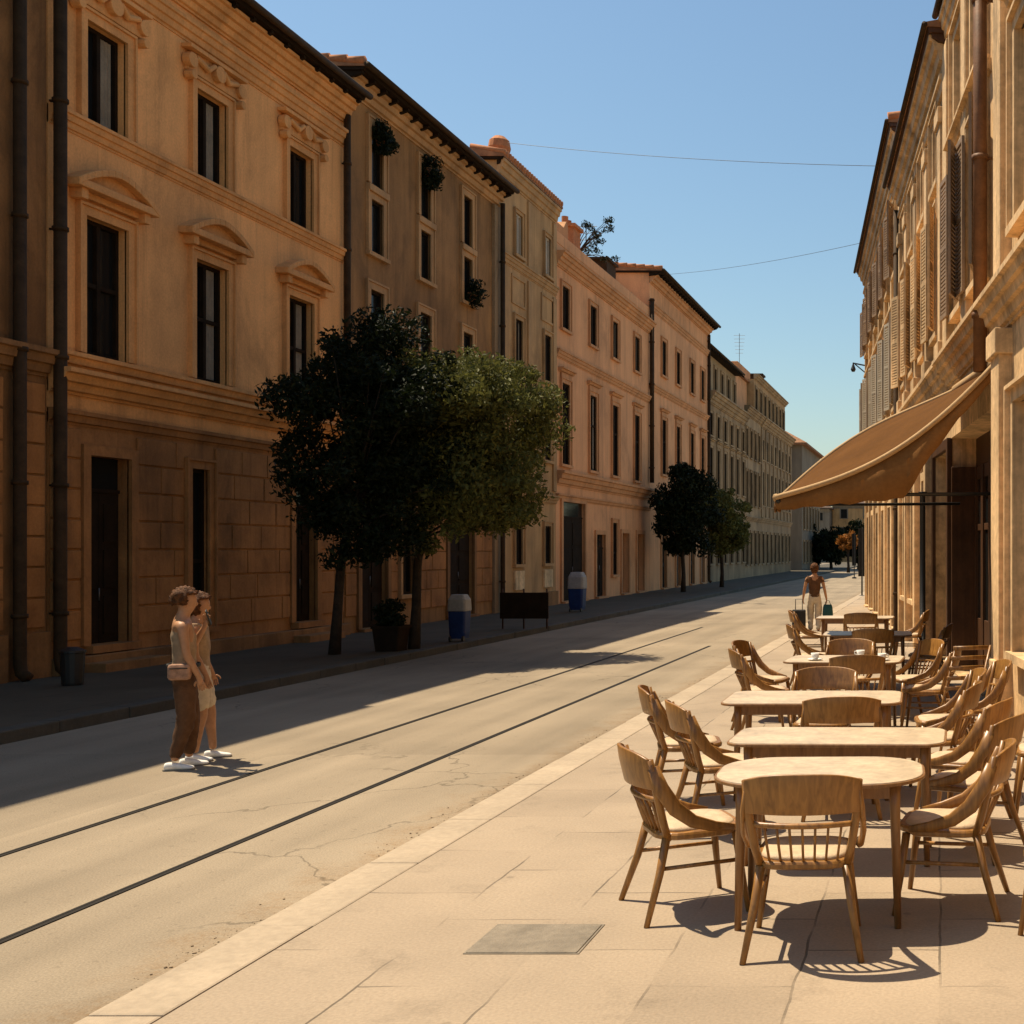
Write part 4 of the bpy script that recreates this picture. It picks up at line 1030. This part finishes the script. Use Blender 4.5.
# ------------------------------------------------------------------ cafe furniture
def make_chair(label):
    t = thing('cafe_chair', label, 'chair')
    # shell seat
    bm = new(); o = rrect(.47, .47, .13, 6)
    rings = []
    for s, z in ((.9, .405), (1.0, .415), (1.0, .435), (.97, .447)): rings.append([bm.verts.new((x * s, y_ * s, z + (.012 if y_ > .15 else 0))) for x, y_ in o])
    for a, b_ in zip(rings, rings[1:]):
        for k in range(len(o)): bm.faces.new((a[k], a[(k + 1) % len(o)], b_[(k + 1) % len(o)], b_[k]))
    bm.faces.new(rings[0][::-1]); bm.faces.new(rings[-1]); obj('seat', bm, 'chair_wood', t, smooth=False, bevel=.004)
    bm = new(); o = rrect(.41, .41, .12, 6); rings = []
    for s, z in ((1, .446), (1.0, .456), (.95, .468), (.7, .470)): rings.append([bm.verts.new((x * s, y_ * s, z)) for x, y_ in o])
    for a, b_ in zip(rings, rings[1:]):
        for k in range(len(o)): bm.faces.new((a[k], a[(k + 1) % len(o)], b_[(k + 1) % len(o)], b_[k]))
    bm.faces.new(rings[0][::-1]); bm.faces.new(rings[-1]); obj('seat_glare_pad', bm, 'seat_glare_pad', t, smooth=True)
    for sx in (-1, 1):
        bm = new(); tube(bm, [(sx * .195, .18, .42), (sx * .215, .2, .25), (sx * .25, .235, 0)], [.022, .02, .014], 10); obj('leg', bm, 'chair_wood', t, smooth=True)
        bm = new(); tube(bm, [(sx * .2, -.19, .42), (sx * .225, -.23, .25), (sx * .272, -.31, 0)], [.023, .021, .015], 10); obj('leg', bm, 'chair_wood', t, smooth=True)
        bm = new(); tube(bm, [(sx * .2, -.18, .41), (sx * .225, -.215, .52), (sx * .25, -.255, .68), (sx * .262, -.29, .84)], [.02, .021, .021, .017], 10); obj('back_post', bm, 'chair_wood', t, smooth=True)
        # arm sweeping from the back down into the seat edge
        bm = new(); pts = [(sx * .262, -.275, .80), (sx * .275, -.235, .69), (sx * .28, -.165, .585), (sx * .272, -.07, .51), (sx * .255, .05, .468), (sx * .235, .16, .45)]
        tube(bm, pts, [.03, .04, .04, .034, .028, .016], 10, flat=(1, .38)); obj('arm', bm, 'chair_wood', t, smooth=True)
        bm = new(); tube(bm, [(sx * .21, .2, .27), (sx * .217, -.22, .27)], .011, 8); obj('stretcher', bm, 'chair_wood', t, smooth=True)
    # curved top panel of the back
    bm = new(); n = 16
    def bp(u, z, off):
        bow = .07 * (1 - u * u); y = -.262 - (z - .72) * .24 - bow + off
        return (u * .268, y, z + (.035 * (1 - abs(u) ** 3) if z > .8 else 0))
    cols = []
    for i in range(n + 1):
        u = -1 + 2 * i / n; cols.append([bm.verts.new(bp(u, z, o_)) for o_, zs in ((.0, (.685, .74, .80, .845)), (-.02, (.845, .80, .74, .685))) for z in zs])
    for a, b_ in zip(cols, cols[1:]):
        for k in range(8): bm.faces.new((a[k], a[(k + 1) % 8], b_[(k + 1) % 8], b_[k]))
    bm.faces.new(cols[0]); bm.faces.new(cols[-1][::-1]); obj('backrest', bm, 'chair_wood', t, smooth=True, bevel=.006)
    bm = new(); tube(bm, [(u * .245, -.235 - .065 * (1 - u * u), .628) for u in [-1 + i / 6 for i in range(13)]], .014, 8); obj('back_rail', bm, 'chair_wood', t, smooth=True)
    for i in range(7):
        u = -.78 + i * .26; bm = new()
        tube(bm, [(u * .2, -.19 - .02 * (1 - u * u), .43), (u * .232, -.236 - .065 * (1 - u * u), .632)], .0085, 6, flat=(1.3, .8)); obj('slat', bm, 'chair_wood', t, smooth=True)
    return t
chair0 = make_chair('x'); used = [False]
def place_chair(x, y, rz, label, z=ZR, group='wooden chairs on the cafe terrace'):
    c = chair0 if not used[0] else copy_tree(chair0); used[0] = True
    c.location = (x, y, z); c.rotation_euler = (0, 0, R(rz)); c['label'] = label; c['group'] = group
    return c

def make_table(label, w, d, rc=.12):
    t = thing('cafe_table', label, 'table')
    bm = new(); slab(bm, rrect(w, d, rc, 10), .732, .752); o = obj('tabletop', bm, 'table_top', t, bevel=.006)
    bm = new(); a = rrect(w + .024, d + .024, rc + .012, 10); i_ = rrect(w - .001, d - .001, rc, 10); n = len(a)
    for z in (.718, .748):
        pass
    va = [bm.verts.new((x, y_, .729)) for x, y_ in a]; vb = [bm.verts.new((x, y_, .746)) for x, y_ in a]; vc = [bm.verts.new((x, y_, .746)) for x, y_ in i_]; vd = [bm.verts.new((x, y_, .729)) for x, y_ in i_]
    for k in range(n):
        m = (k + 1) % n
        bm.faces.new((va[k], va[m], vb[m], vb[k])); bm.faces.new((vb[k], vb[m], vc[m], vc[k])); bm.faces.new((vd[k], vc[k], vc[m], vd[m])); bm.faces.new((va[k], vd[k], vd[m], va[m]))
    obj('edge_band', bm, 'table_wood', t, bevel=.004)
    bm = new(); x = w / 2 - .1 - rc * .15; y_ = d / 2 - .09 - rc * .15
    box(bm, -x, x, -y_ - .01, -y_ + .01,   .65, .731); box(bm, -x, x, y_ - .01, y_ + .01,   .65, .731); box(bm, -x - .01, -x + .01, -y_ + .011, y_ - .011,   .65, .731); box(bm, x - .01, x + .01, -y_ + .011, y_ - .011,   .65, .731)
    obj('apron', bm, 'table_wood', t)
    for sx in (-1, 1):
        for sy in (-1, 1):
            bm = new(); tube(bm, [(sx * x, sy * y_, .73), (sx * x, sy * y_, .6), (sx * (x + .015), sy * (y_ + .012), 0)], [.03, .028, .018], 10); obj('leg', bm, 'table_wood', t, smooth=True)
    return t
def place_table(x, y, rz, w, d, label):
    t = make_table(label, w, d, .3 if y < 7 else .12); t.location = (x, y, ZR); t.rotation_euler = (0, 0, R(rz)); t['group'] = 'tables on the cafe terrace'; return t

place_table(-.62, 6.28, 2, 1.06, .78, 'pale topped wooden table nearest the camera, three chairs around it')
place_table(-.62, 7.45, -1, 1.3, .66, 'long pale table second from the front, just behind the nearest table')
place_table(-.98, 9.4, 1, 1.35, .8, 'third pale table from the front, beside two left-hand chairs')
place_table(-1.0, 12.7, -3, 1.2, .8, 'fourth pale table from the front, a curved chair on its street side')
place_table(-1.0, 16.6, 2, 1.2, .8, 'small distant pale table beyond the fourth, under the awning tip')
place_table(-1.45, 20.6, 0, 1.3, .75, 'farthest pale cafe table at the end of the terrace')
place_chair(-.65, 5.82, 3, 'wooden slat-back chair nearest the camera, turned away from it')
place_chair(-1.33, 6.42, -62, 'wooden chair at the street side of the nearest table')
place_chair(.03, 6.45, 82, 'wooden chair at the wall side of the nearest table')
place_chair(.16, 7.6, 66, 'wooden chair at the wall side of the second table, its curved back rising behind another')
place_chair(-1.5, 8.25, -66, 'wooden chair on the street side between second and third tables')
place_chair(-1.9, 9.1, -75, 'wooden chair on the street side of the third table, farther of the pair')
place_chair(-.72, 8.72, 6, 'wooden chair with its back to the camera tucked under the third table')
place_chair(-.05, 9.35, 80, 'wooden chair at the wall side of the third table')
place_chair(-1.0, 10.15, 178, 'wooden chair at the far side of the third table, facing the camera')
place_chair(-1.82, 12.5, -72, 'wooden chair with curved back on the street side of the fourth table')
place_chair(-.85, 12.05, 8, 'wooden chair with its back to the camera at the fourth table')
place_chair(-.15, 12.6, 84, 'wooden chair at the wall side of the fourth table')
place_chair(-1.05, 13.5, 175, 'wooden chair on the far side of the fourth table')
place_chair(-1.75, 16.6, -80, 'wooden chair on the street side of the distant table beyond the fourth')
place_chair(-.9, 15.95, 5, 'wooden chair with its back to the camera at the distant table')
place_chair(-.2, 16.7, 85, 'wooden chair on the wall side of the distant table')
place_chair(-2.2, 20.4, -85, 'wooden chair on the street side of the farthest table')
place_chair(-1.3, 19.95, 0, 'wooden chair with its back to the camera at the farthest table')
place_chair(-.55, 20.6, 88, 'wooden chair on the wall side of the farthest table')
place_chair(.78, 8.75, 88, 'wooden chair by itself at the right edge, near the wall')
place_chair(.64, 5.68, 92, 'wooden chair cut by the right edge, one foot in view')
place_chair(.28, 11.1, 100, 'wooden chair standing close to the shop wall, behind the third table')

place_chair(.12, 8.35, 70, 'wooden chair on the wall side between the second and third tables')
place_chair(.02, 10.3, 96, 'wooden chair on the wall side just behind the third table')
place_chair(-.35, 13.6, 120, 'wooden chair turned askew behind the fourth table near the wall')
place_chair(-1.95, 13.5, -100, 'wooden chair turned to the street behind the fourth table')
for x, y, lab in ((-1.3, 12.5, 'small white cup and saucer on the street end of the fourth table'), (-.85, 12.85, 'small white cup and saucer near the middle of the fourth table'), (-.6, 12.45, 'small white cup and saucer on the wall end of the fourth table')):
    t = thing('cup', lab, 'cup', (x, y, ZR + .753), rnd.random() * 6, 'cups on the fourth table')
    def lathe(prof):
        bm = new(); rr = [[bm.verts.new((q * math.cos(2 * PI * k / 18), q * math.sin(2 * PI * k / 18), z)) for k in range(18)] for q, z in prof]
        for a, b_ in zip(rr, rr[1:]):
            for k in range(18): bm.faces.new((a[k], a[(k + 1) % 18], b_[(k + 1) % 18], b_[k]))
        bm.faces.new(rr[0][::-1]); bm.faces.new(rr[-1]); return bm
    obj('saucer', lathe([(.045, 0), (.08, .012), (.082, .015), (.045, .008)]), 'white_cloth', t, smooth=True)
    obj('bowl', lathe([(.025, .009), (.038, .03), (.045, .075), (.042, .075), (.035, .03), (.02, .018)]), 'white_cloth', t, smooth=True)
    bm = new(); tube(bm, [(.04, 0, .065), (.066, 0, .06), (.066, 0, .035), (.036, 0, .028)], .005, 6); obj('handle', bm, 'white_cloth', t, smooth=True)
# folded chair leaning on the shop wall
t = thing('folded_chair', 'folded wooden chair leaning against the shop wall', 'chair', (.12, 12.1, ZR), R(20))
for sx in (-1, 1):
    bm = new(); tube(bm, [(sx * .19, 0, 0), (sx * .19 + .27, .1, .92)], .016, 8, flat=(1, .7)); obj('rail', bm, 'chair_wood', t, smooth=True)
bm = new()
for k in range(5): u = .5 + .1 * k; tube(bm, [(-.19 + .27 * u / .92 * .9, .09 * u, u), (.19 + .27 * u / .92 * .9, .09 * u, u)], .014, 8, flat=(1.6, .6))
obj('backrest', bm, 'chair_wood', t, smooth=True)
bm = new()
for k in range(5): u = .1 + .07 * k; tube(bm, [(-.17 + .27 * u / .92, .09 * u - .03, u), (.17 + .27 * u / .92, .09 * u - .03, u)], .014, 8, flat=(1.6, .6))
obj('seat', bm, 'chair_wood', t, smooth=True)

# ------------------------------------------------------------------ bins, planter, barrier, far posts
def bin_(x, y, z, w, h, hw, label, g):
    t = thing('litter_bin', label, 'bin', (x, y, z), 0, g)
    bm = new(); o = rrect(w, w, w * .15, 4); rr = []
    for s, zz in ((.82, .06), (.9, h * .3), (1, h)): rr.append([bm.verts.new((a * s, b_ * s, zz)) for a, b_ in o])
    for a, b_ in zip(rr, rr[1:]):
        for k in range(len(o)): bm.faces.new((a[k], a[(k + 1) % len(o)], b_[(k + 1) % len(o)], b_[k]))
    bm.faces.new(rr[0][::-1]); bm.faces.new(rr[-1]); obj('body', bm, 'blue_plastic', t, bevel=.01)
    bm = new(); rr = []
    for s, zz in ((1.06, h), (1.06, h + .05), (1.0, h + hw * .7), (.7, h + hw)): rr.append([bm.verts.new((a * s, b_ * s, zz)) for a, b_ in o])
    for a, b_ in zip(rr, rr[1:]):
        for k in range(len(o)): bm.faces.new((a[k], a[(k + 1) % len(o)], b_[(k + 1) % len(o)], b_[k]))
    bm.faces.new(rr[0][::-1]); bm.faces.new(rr[-1]); obj('lid', bm, 'white_plastic', t, bevel=.01)
    for sx in (-1, 1):
        bm = new(); tube(bm, [(sx * w * .36 - .02, -w * .38, .06), (sx * w * .36 + .02, -w * .38, .06)], .06, 12); obj('wheel', bm, 'black_metal', t)
bin_(-9.85, 24.6, ZL, .36, .62, .34, 'blue litter bin with a white lid beside the big sunlit tree', 'blue bins on the shaded pavement')
bin_(-11.0, 36.4, ZL, .46, .7, .5, 'blue bin with a tall white lid before the dark peach building door', 'blue bins on the shaded pavement')
t = thing('planter', 'dark square planter with a dense low shrub beside the tree trunks', 'planter', (-10.2, 22.3, ZL))
bm = new(); rr = [[bm.verts.new((a, b_, z)) for a, b_ in rrect(w, w, .03, 2)] for w, z in ((.42, 0), (.5, .42), (.54, .42), (.54, .47), (.46, .47), (.46, .40))]
for a, b_ in zip(rr, rr[1:]):
    for k in range(len(a)): bm.faces.new((a[k], a[(k + 1) % len(a)], b_[(k + 1) % len(a)], b_[k]))
bm.faces.new(rr[0][::-1]); bm.faces.new(rr[-1]); obj('pot', bm, 'dark_wood', t)
link('foliage', leaves([(rnd.uniform(-.14, .14), rnd.uniform(-.14, .14), rnd.uniform(.5, .85), .17) for _ in range(12)], 1600, .04), 'leaf_dark', t)
t = thing('litter_bin', 'small black bin at the foot of the left drainpipe', 'bin', (-12.0, 16.6, ZL))
bm = new(); tube(bm, [(0, 0, 0), (0, 0, .03), (0, 0, .44), (0, 0, .45)], [.12, .13, .15, .14], 16); obj('body', bm, 'black_metal', t)
bm = new(); tube(bm, [(0, 0, .45), (0, 0, .48), (0, 0, .53)], [.16, .16, .06], 16); obj('lid', bm, 'black_metal', t)
t = thing('barrier', 'dark panel barrier on thin posts at the kerb past the blue bin', 'barrier', (-9.9, 28.5, ZL))
bm = new(); box(bm, -.55, .6, -.02, .02, .24, .86); obj('panel', bm, 'dark_wood', t, bevel=.01)
for x in (-.5, .0, .55):
    bm = new(); tube(bm, [(x, .04, 0), (x, .04, .95)], .02, 8); obj('post', bm, 'brown_wood', t, smooth=True)
for x, y, h, lab in ((-3.25, 50, 2.95, 'nearer black banner pole just past the far sunlit corner'), (-6.0, 84, 3.2, 'farther black banner pole beside the little orange tree')):
    t = thing('banner_pole', lab, 'banner pole', (x, y, .0), 0, 'black banner poles at the far corner')
    bm = new(); tube(bm, [(0, 0, 0), (0, 0, .1), (0, 0, .12), (0, 0, h)], [.16, .16, .035, .03], 10); obj('pole', bm, 'black_metal', t)
    bm = new(); box(bm, -.16, .12, .035, .05, .9, h - .05); obj('banner', bm, 'dark_cloth', t, bevel=.004)

# ------------------------------------------------------------------ people
def skin(name, chains, mat, parent, sub=2):
    """chains: list of [(x,y,z,r), ...] ; an item may be an int pair to weld onto a named vertex"""
    V = []; E = []; Rr = []; roots = []; names = {}
    for ch in chains:
        prev = None; start = True
        for it in ch:
            if isinstance(it, str):
                prev = names[it]; start = False; continue
            if len(it) == 5: names[it[4]] = len(V)
            V.append(it[:3]); Rr.append(it[3])
            if start: roots.append(len(V) - 1); start = False
            if prev is not None: E.append((prev, len(V) - 1))
            prev = len(V) - 1
    me = bpy.data.meshes.new(name); me.from_pydata([tuple(v) for v in V], E, []); o = link(name, me, mat, parent)
    o.modifiers.new('skin', 'SKIN')
    lay = me.skin_vertices[0].data
    for i, r in enumerate(Rr):
        lay[i].radius = r if isinstance(r, tuple) else (r, r); lay[i].use_root = i in roots
    o.modifiers[0].use_smooth_shade = True
    s = o.modifiers.new('sub', 'SUBSURF'); s.levels = sub; s.render_levels = sub
    return o

def hand(chains, wrist, d, n, k=1.0):
    """palm and five fingers from the wrist along d, n = palm normal side"""
    w = Vector(wrist); d = Vector(d).normalized(); n = Vector(n).normalized(); s = d.cross(n)
    for i, (off, l) in enumerate(((-.027, .062), (-.009, .072), (.009, .068), (.026, .054))):
        b_ = w + d * .075 * k + s * off * k; m = b_ + d * l * .5 * k + n * .008; e = b_ + d * l * .85 * k + n * .026
        chains.append([(*(w + d * .045 + s * off * .7), .011), (*b_, .0095), (*m, .0085), (*e, .007)])
    b_ = w + d * .03 * k - s * .025; chains.append([(*b_, .012), (*(b_ + d * .025 - s * .028 + n * .012), .010), (*(b_ + d * .05 - s * .036 + n * .024), .008)])

FOLDS = bpy.data.textures.new('folds', 'CLOUDS'); FOLDS.noise_scale = .07; FOLDS.noise_depth = 2
def person(label, loc, rz, hgt, pose, cl, group=None):
    """local: y forward, x to the person's right; built 1.70 m tall then scaled"""
    t = thing('person', label, 'person', loc, R(rz), group); t.scale = (hgt / 1.7,) * 3
    hl, hr = Vector((-.09, 0, .90)), Vector((.09, 0, .90))
    L_, R_ = pose['L'], pose['R']                 # (knee, ankle, elbow, wrist, hand dir)
    ch = [[(0, 0, .93, (.135, .10), 'pel'), (0, .005, 1.04, (.12, .09), 'wst'), (0, .0, 1.2, (.145, .10), 'rib'), (0, -.01, 1.33, (.15, .095), 'chs'), (0, -.02, 1.42, (.085, .07), 'nk0'), (0, -.005, 1.475, .052, 'nk'), (0, .02, 1.53, (.06, .075)), (0, .022, 1.585, (.076, .095)), (0, .015, 1.64, (.077, .098)), (0, .005, 1.69, (.045, .06))]]
    for sx, q in ((-1, L_), (1, R_)):
        kn, an, el, wr, hd = [Vector(v) for v in q]
        hp = Vector((sx * .09, 0, .86)); sh = Vector((sx * .175, -.015, 1.375))
        toe = an + Vector((0, .13, -.055)).xyz if an.z < .14 else an + Vector((0, .1, -.09))
        ch.append(['pel', (*hp, .088), (*hp.lerp(kn, .5), .076), (*kn, .056), (*(kn.lerp(an, .3) + Vector((0, -.012, 0))), .056), (*kn.lerp(an, .75), .04), (*an, .036)])
        ch.append(['chs', (*sh, .056), (*sh.lerp(el, .5), .044), (*el, .036), (*el.lerp(wr, .4), .036), (*wr, .024), (*(wr + hd.normalized() * .04), (.03, .016)), (*(wr + hd.normalized() * .08), (.03, .013))])
        hand(ch, wr, hd, Vector((-sx, .2, 0)))
    body = skin('body', ch, 'skin', t)
    # face: nose, brow, ears, eyes, mouth as one small mesh each side of the continuous body
    bm = new(); bmesh.ops.create_icosphere(bm, subdivisions=2, radius=1, matrix=Matrix.Translation((0, .096, 1.572)) @ Matrix.Diagonal((.013, .02, .024, 1)))
    obj('nose', bm, 'skin', body, smooth=True)
    for sx in (-1, 1):
        bm = new(); bmesh.ops.create_icosphere(bm, subdivisions=2, radius=1, matrix=Matrix.Translation((sx * .068, .005, 1.575)) @ Matrix.Rotation(sx * .3, 4, 'Z') @ Matrix.Diagonal((.012, .022, .034, 1))); obj('ear', bm, 'skin', body, smooth=True)
    for sx in (-1, 1):
        bm = new(); bmesh.ops.create_icosphere(bm, subdivisions=2, radius=1, matrix=Matrix.Translation((sx * .03, .084, 1.597)) @ Matrix.Diagonal((.013, .010, .007, 1))); obj('eye', bm, 'dark_cloth', body, smooth=True)
    bm = new(); bmesh.ops.create_icosphere(bm, subdivisions=2, radius=1, matrix=Matrix.Translation((0, .084, 1.53)) @ Matrix.Diagonal((.024, .01, .006, 1))); obj('mouth', bm, 'bag_pink', body, smooth=True)
    # hair: tufted cap
    bm = new(); bmesh.ops.create_icosphere(bm, subdivisions=4, radius=1)
    for v in list(bm.verts):
        d = v.co.copy()
        if d.y > .25 and d.z < .42 - .15 * abs(d.x): v.tag = True
        elif d.z < -.55 if not cl.get('long') else d.z < -1.1: v.tag = True
    bmesh.ops.delete(bm, geom=[v for v in bm.verts if v.tag], context='VERTS')
    for v in bm.verts:
        d = v.co.copy(); k = 1.04 + .13 * math.sin(d.x * 13 + d.z * 9) * math.sin(d.y * 12 + 1) + rnd.uniform(-.035, .035) + .08 * max(0, d.z)
        lo = 1 + (.25 if cl.get('long') and d.z < 0 else 0)
        v.co = Vector((d.x * .094 * k, d.y * .115 * k + .005, d.z * .108 * k * lo + 1.617))
    h = obj('hair', bm, 'hair_brown', t, smooth=True); sm = h.modifiers.new('thick', 'SOLIDIFY'); sm.thickness = .012
    # clothes
    g = .012
    skin('top', [[(0, 0, .89, (.158, .122)), (0, 0, .95, (.152, .118), 'a'), (0, .005, 1.05, (.137, .108)), (0, .0, 1.2, (.158, .114)), (0, -.01, 1.33, (.16, .107), 'c'), (0, -.018, 1.40, (.11, .078))]] + ([['c', (-.15, -.015, 1.375, .066), (*(Vector((-.175, -.015, 1.375)).lerp(Vector(L_[2]), .45)), .056)], ['c', (.15, -.015, 1.375, .066), (*(Vector((.175, -.015, 1.375)).lerp(Vector(R_[2]), .45)), .056)]] if cl.get('sleeves') else []), cl['top'], t)
    sh_ = [[(0, 0, 1.07, (.14, .106)), (0, 0, .98, (.148, .114), 'p'), (0, 0, .90, (.15, .116), 'q')]]
    for sx, q in ((-1, L_), (1, R_)):
        kn, an = Vector(q[0]), Vector(q[1]); hp = Vector((sx * .09, 0, .85)); e = hp.lerp(kn, cl.get('short', .85)) if cl.get('short', .85) <= 1 else kn
        c = ['q', (*hp, .107), (*hp.lerp(e, .6), .094), (*e, .088)]
        if cl.get('short', .85) > 1: c += [(*kn.lerp(an, .5), .07), (*kn.lerp(an, .95), .06)]
        sh_.append(c)
    skin('trousers' if cl.get('short', .85) > 1 else 'shorts', sh_, cl['legs'], t)
    for o in t.children:
        if o.name.split('.')[0] in ('top', 'trousers', 'shorts'):
            dm = o.modifiers.new('folds', 'DISPLACE'); dm.texture = FOLDS; dm.strength = .035; dm.mid_level = .5; dm.texture_coords = 'LOCAL'
    for sx, q in ((-1, L_), (1, R_)):
        an = Vector(q[1]); bm = new(); n = 10
        prof = [(-.075, .034, .075), (-.04, .04, .085), (.02, .042, .08), (.08, .046, .058), (.14, .046, .045), (.18, .036, .035)]
        rr = []
        for yy, w, hh in prof:
            rr.append([bm.verts.new((w * math.cos(2 * PI * k / n), yy, max(0, .5 * hh + .5 * hh * math.sin(2 * PI * k / n)))) for k in range(n)])
        for a, b_ in zip(rr, rr[1:]):
            for k in range(n): bm.faces.new((a[k], a[(k + 1) % n], b_[(k + 1) % n], b_[k]))
        bm.faces.new(rr[0][::-1]); bm.faces.new(rr[-1])
        o = obj('shoe', bm, cl['shoe'], t, smooth=True, sub=1); b2 = new(); slab(b2, rrect(.085, .265, .04, 5, 0, .05), -.002, .012); obj('sole', b2, 'grey_metal', o); o.location = (an.x, an.y - .01, an.z - .085); o.rotation_euler = (0 if an.z < .12 else -.5, 0, -sx * .12)
    return t

p1 = (-6.93, 11.0, 0)
person('person with tousled brown hair, tan sleeveless top and brown trousers on the road', p1, -58, 1.63,
       {'L': ((-.09, .06, .48), (-.10, .04, .085), (-.19, .06, 1.13), (-.09, .17, 1.34), (.25, .1, .9)),
        'R': ((.09, .02, .48), (.095, -.08, .085), (.21, .02, 1.1), (.19, .12, .88), (-.1, .25, -1))},
       {'top': 'tan_cloth', 'legs': 'brown_cloth', 'shoe': 'white_cloth', 'short': 2})
person('second person in pale shorts, mostly hidden close behind the one in brown trousers', (-7.06, 11.42, 0), -66, 1.57,
       {'L': ((-.09, .10, .48), (-.10, .12, .085), (-.2, .0, 1.1), (-.2, .1, .88), (0, .2, -1)),
        'R': ((.09, .05, .48), (.095, -.02, .085), (.2, .0, 1.1), (.2, .1, .88), (0, .2, -1))},
       {'top': 'tan_cloth', 'legs': 'beige_cloth', 'shoe': 'white_cloth', 'short': .95, 'sleeves': True, 'long': True})
def at1(x, y, z):
    k = 1.63 / 1.7; a = R(-58); return (p1[0] + k * (x * math.cos(a) - y * math.sin(a)), p1[1] + k * (x * math.sin(a) + y * math.cos(a)), z * k)
t = thing('waist_bag', 'pinkish waist bag on a dark belt at the hip of the person', 'bag', at1(.155, -.03, .94), R(-58 + 80))
bm = new(); slab(bm, rrect(.18, .085, .03, 5, 0, -.03), -.075, .07); obj('pouch', bm, 'bag_pink', t, bevel=.025)
bm = new(); box(bm, -.07, .07, -.079, -.071, .028, .036); obj('zip', bm, 'dark_cloth', t)
bm = new(); 
pts = [(.13 * math.cos(2 * PI * i / 24), .165 * math.sin(2 * PI * i / 24) + .145, .045) for i in range(25)]
tube(bm, pts, .016, 6, flat=(1.2, .3)); obj('belt', bm, 'dark_cloth', t, smooth=True)
o = obj('phone', (lambda b_: (box(b_, -.035, .035, -.006, .006, -.07, .07), b_)[1])(new()), 'black_metal', bevel=.004)
tag(o, 'dark phone held up near the chin by the person', 'phone'); o.location = at1(-.06, .2, 1.435); o.rotation_euler = (.3, .2, R(-62))

p2 = (-2.95, 28.2, 0)
person('distant person in brown top and pale trousers walking away with bags', p2, 8, 1.66,
       {'L': ((-.09, .14, .5), (-.09, .05, .1), (-.24, -.03, 1.1), (-.27, .02, .88), (0, .1, -1)),
        'R': ((.09, .03, .48), (.09, -.16, .11), (.24, -.03, 1.1), (.29, .03, .86), (0, .1, -1))},
       {'top': 'brown_cloth', 'legs': 'beige_cloth', 'shoe': 'white_cloth', 'short': 2, 'long': True, 'sleeves': True})
t = thing('suitcase', 'upright dark suitcase on wheels beside the distant person', 'suitcase', (p2[0] - .36, p2[1] - .05, 0), R(6))
bm = new(); box(bm, -.16, .16, -.12, .12, .05, .6); obj('body', bm, 'dark_cloth', t, bevel=.03)
bm = new(); tube(bm, [(-.08, .1, .59), (-.08, .1, .84), (.08, .1, .84), (.08, .1, .59)], .012, 6); obj('handle', bm, 'grey_metal', t)
for x in (-.12, .12):
    bm = new(); tube(bm, [(x - .015, .1, .04), (x + .015, .1, .04)], .04, 10); obj('wheel', bm, 'black_metal', t)
t = thing('shopping_bag', 'dark green bag hanging from the right hand of the distant person', 'bag', (p2[0] + .31, p2[1] + .02, .36), R(6))
bm = new(); rr = [[bm.verts.new((a, b_, z)) for a, b_ in rrect(w, d_, .04, 3)] for w, d_, z in ((.22, .12, 0), (.25, .15, .14), (.22, .10, .3), (.18, .04, .36))]
for a, b_ in zip(rr, rr[1:]):
    for k in range(len(a)): bm.faces.new((a[k], a[(k + 1) % len(a)], b_[(k + 1) % len(a)], b_[k]))
bm.faces.new(rr[0][::-1]); bm.faces.new(rr[-1]); obj('pouch', bm, 'green_cloth', t, smooth=True)
bm = new(); tube(bm, [(-.07, 0, .35), (-.03, 0, .45), (.03, 0, .45), (.07, 0, .35)], .008, 6); obj('handle', bm, 'green_cloth', t)
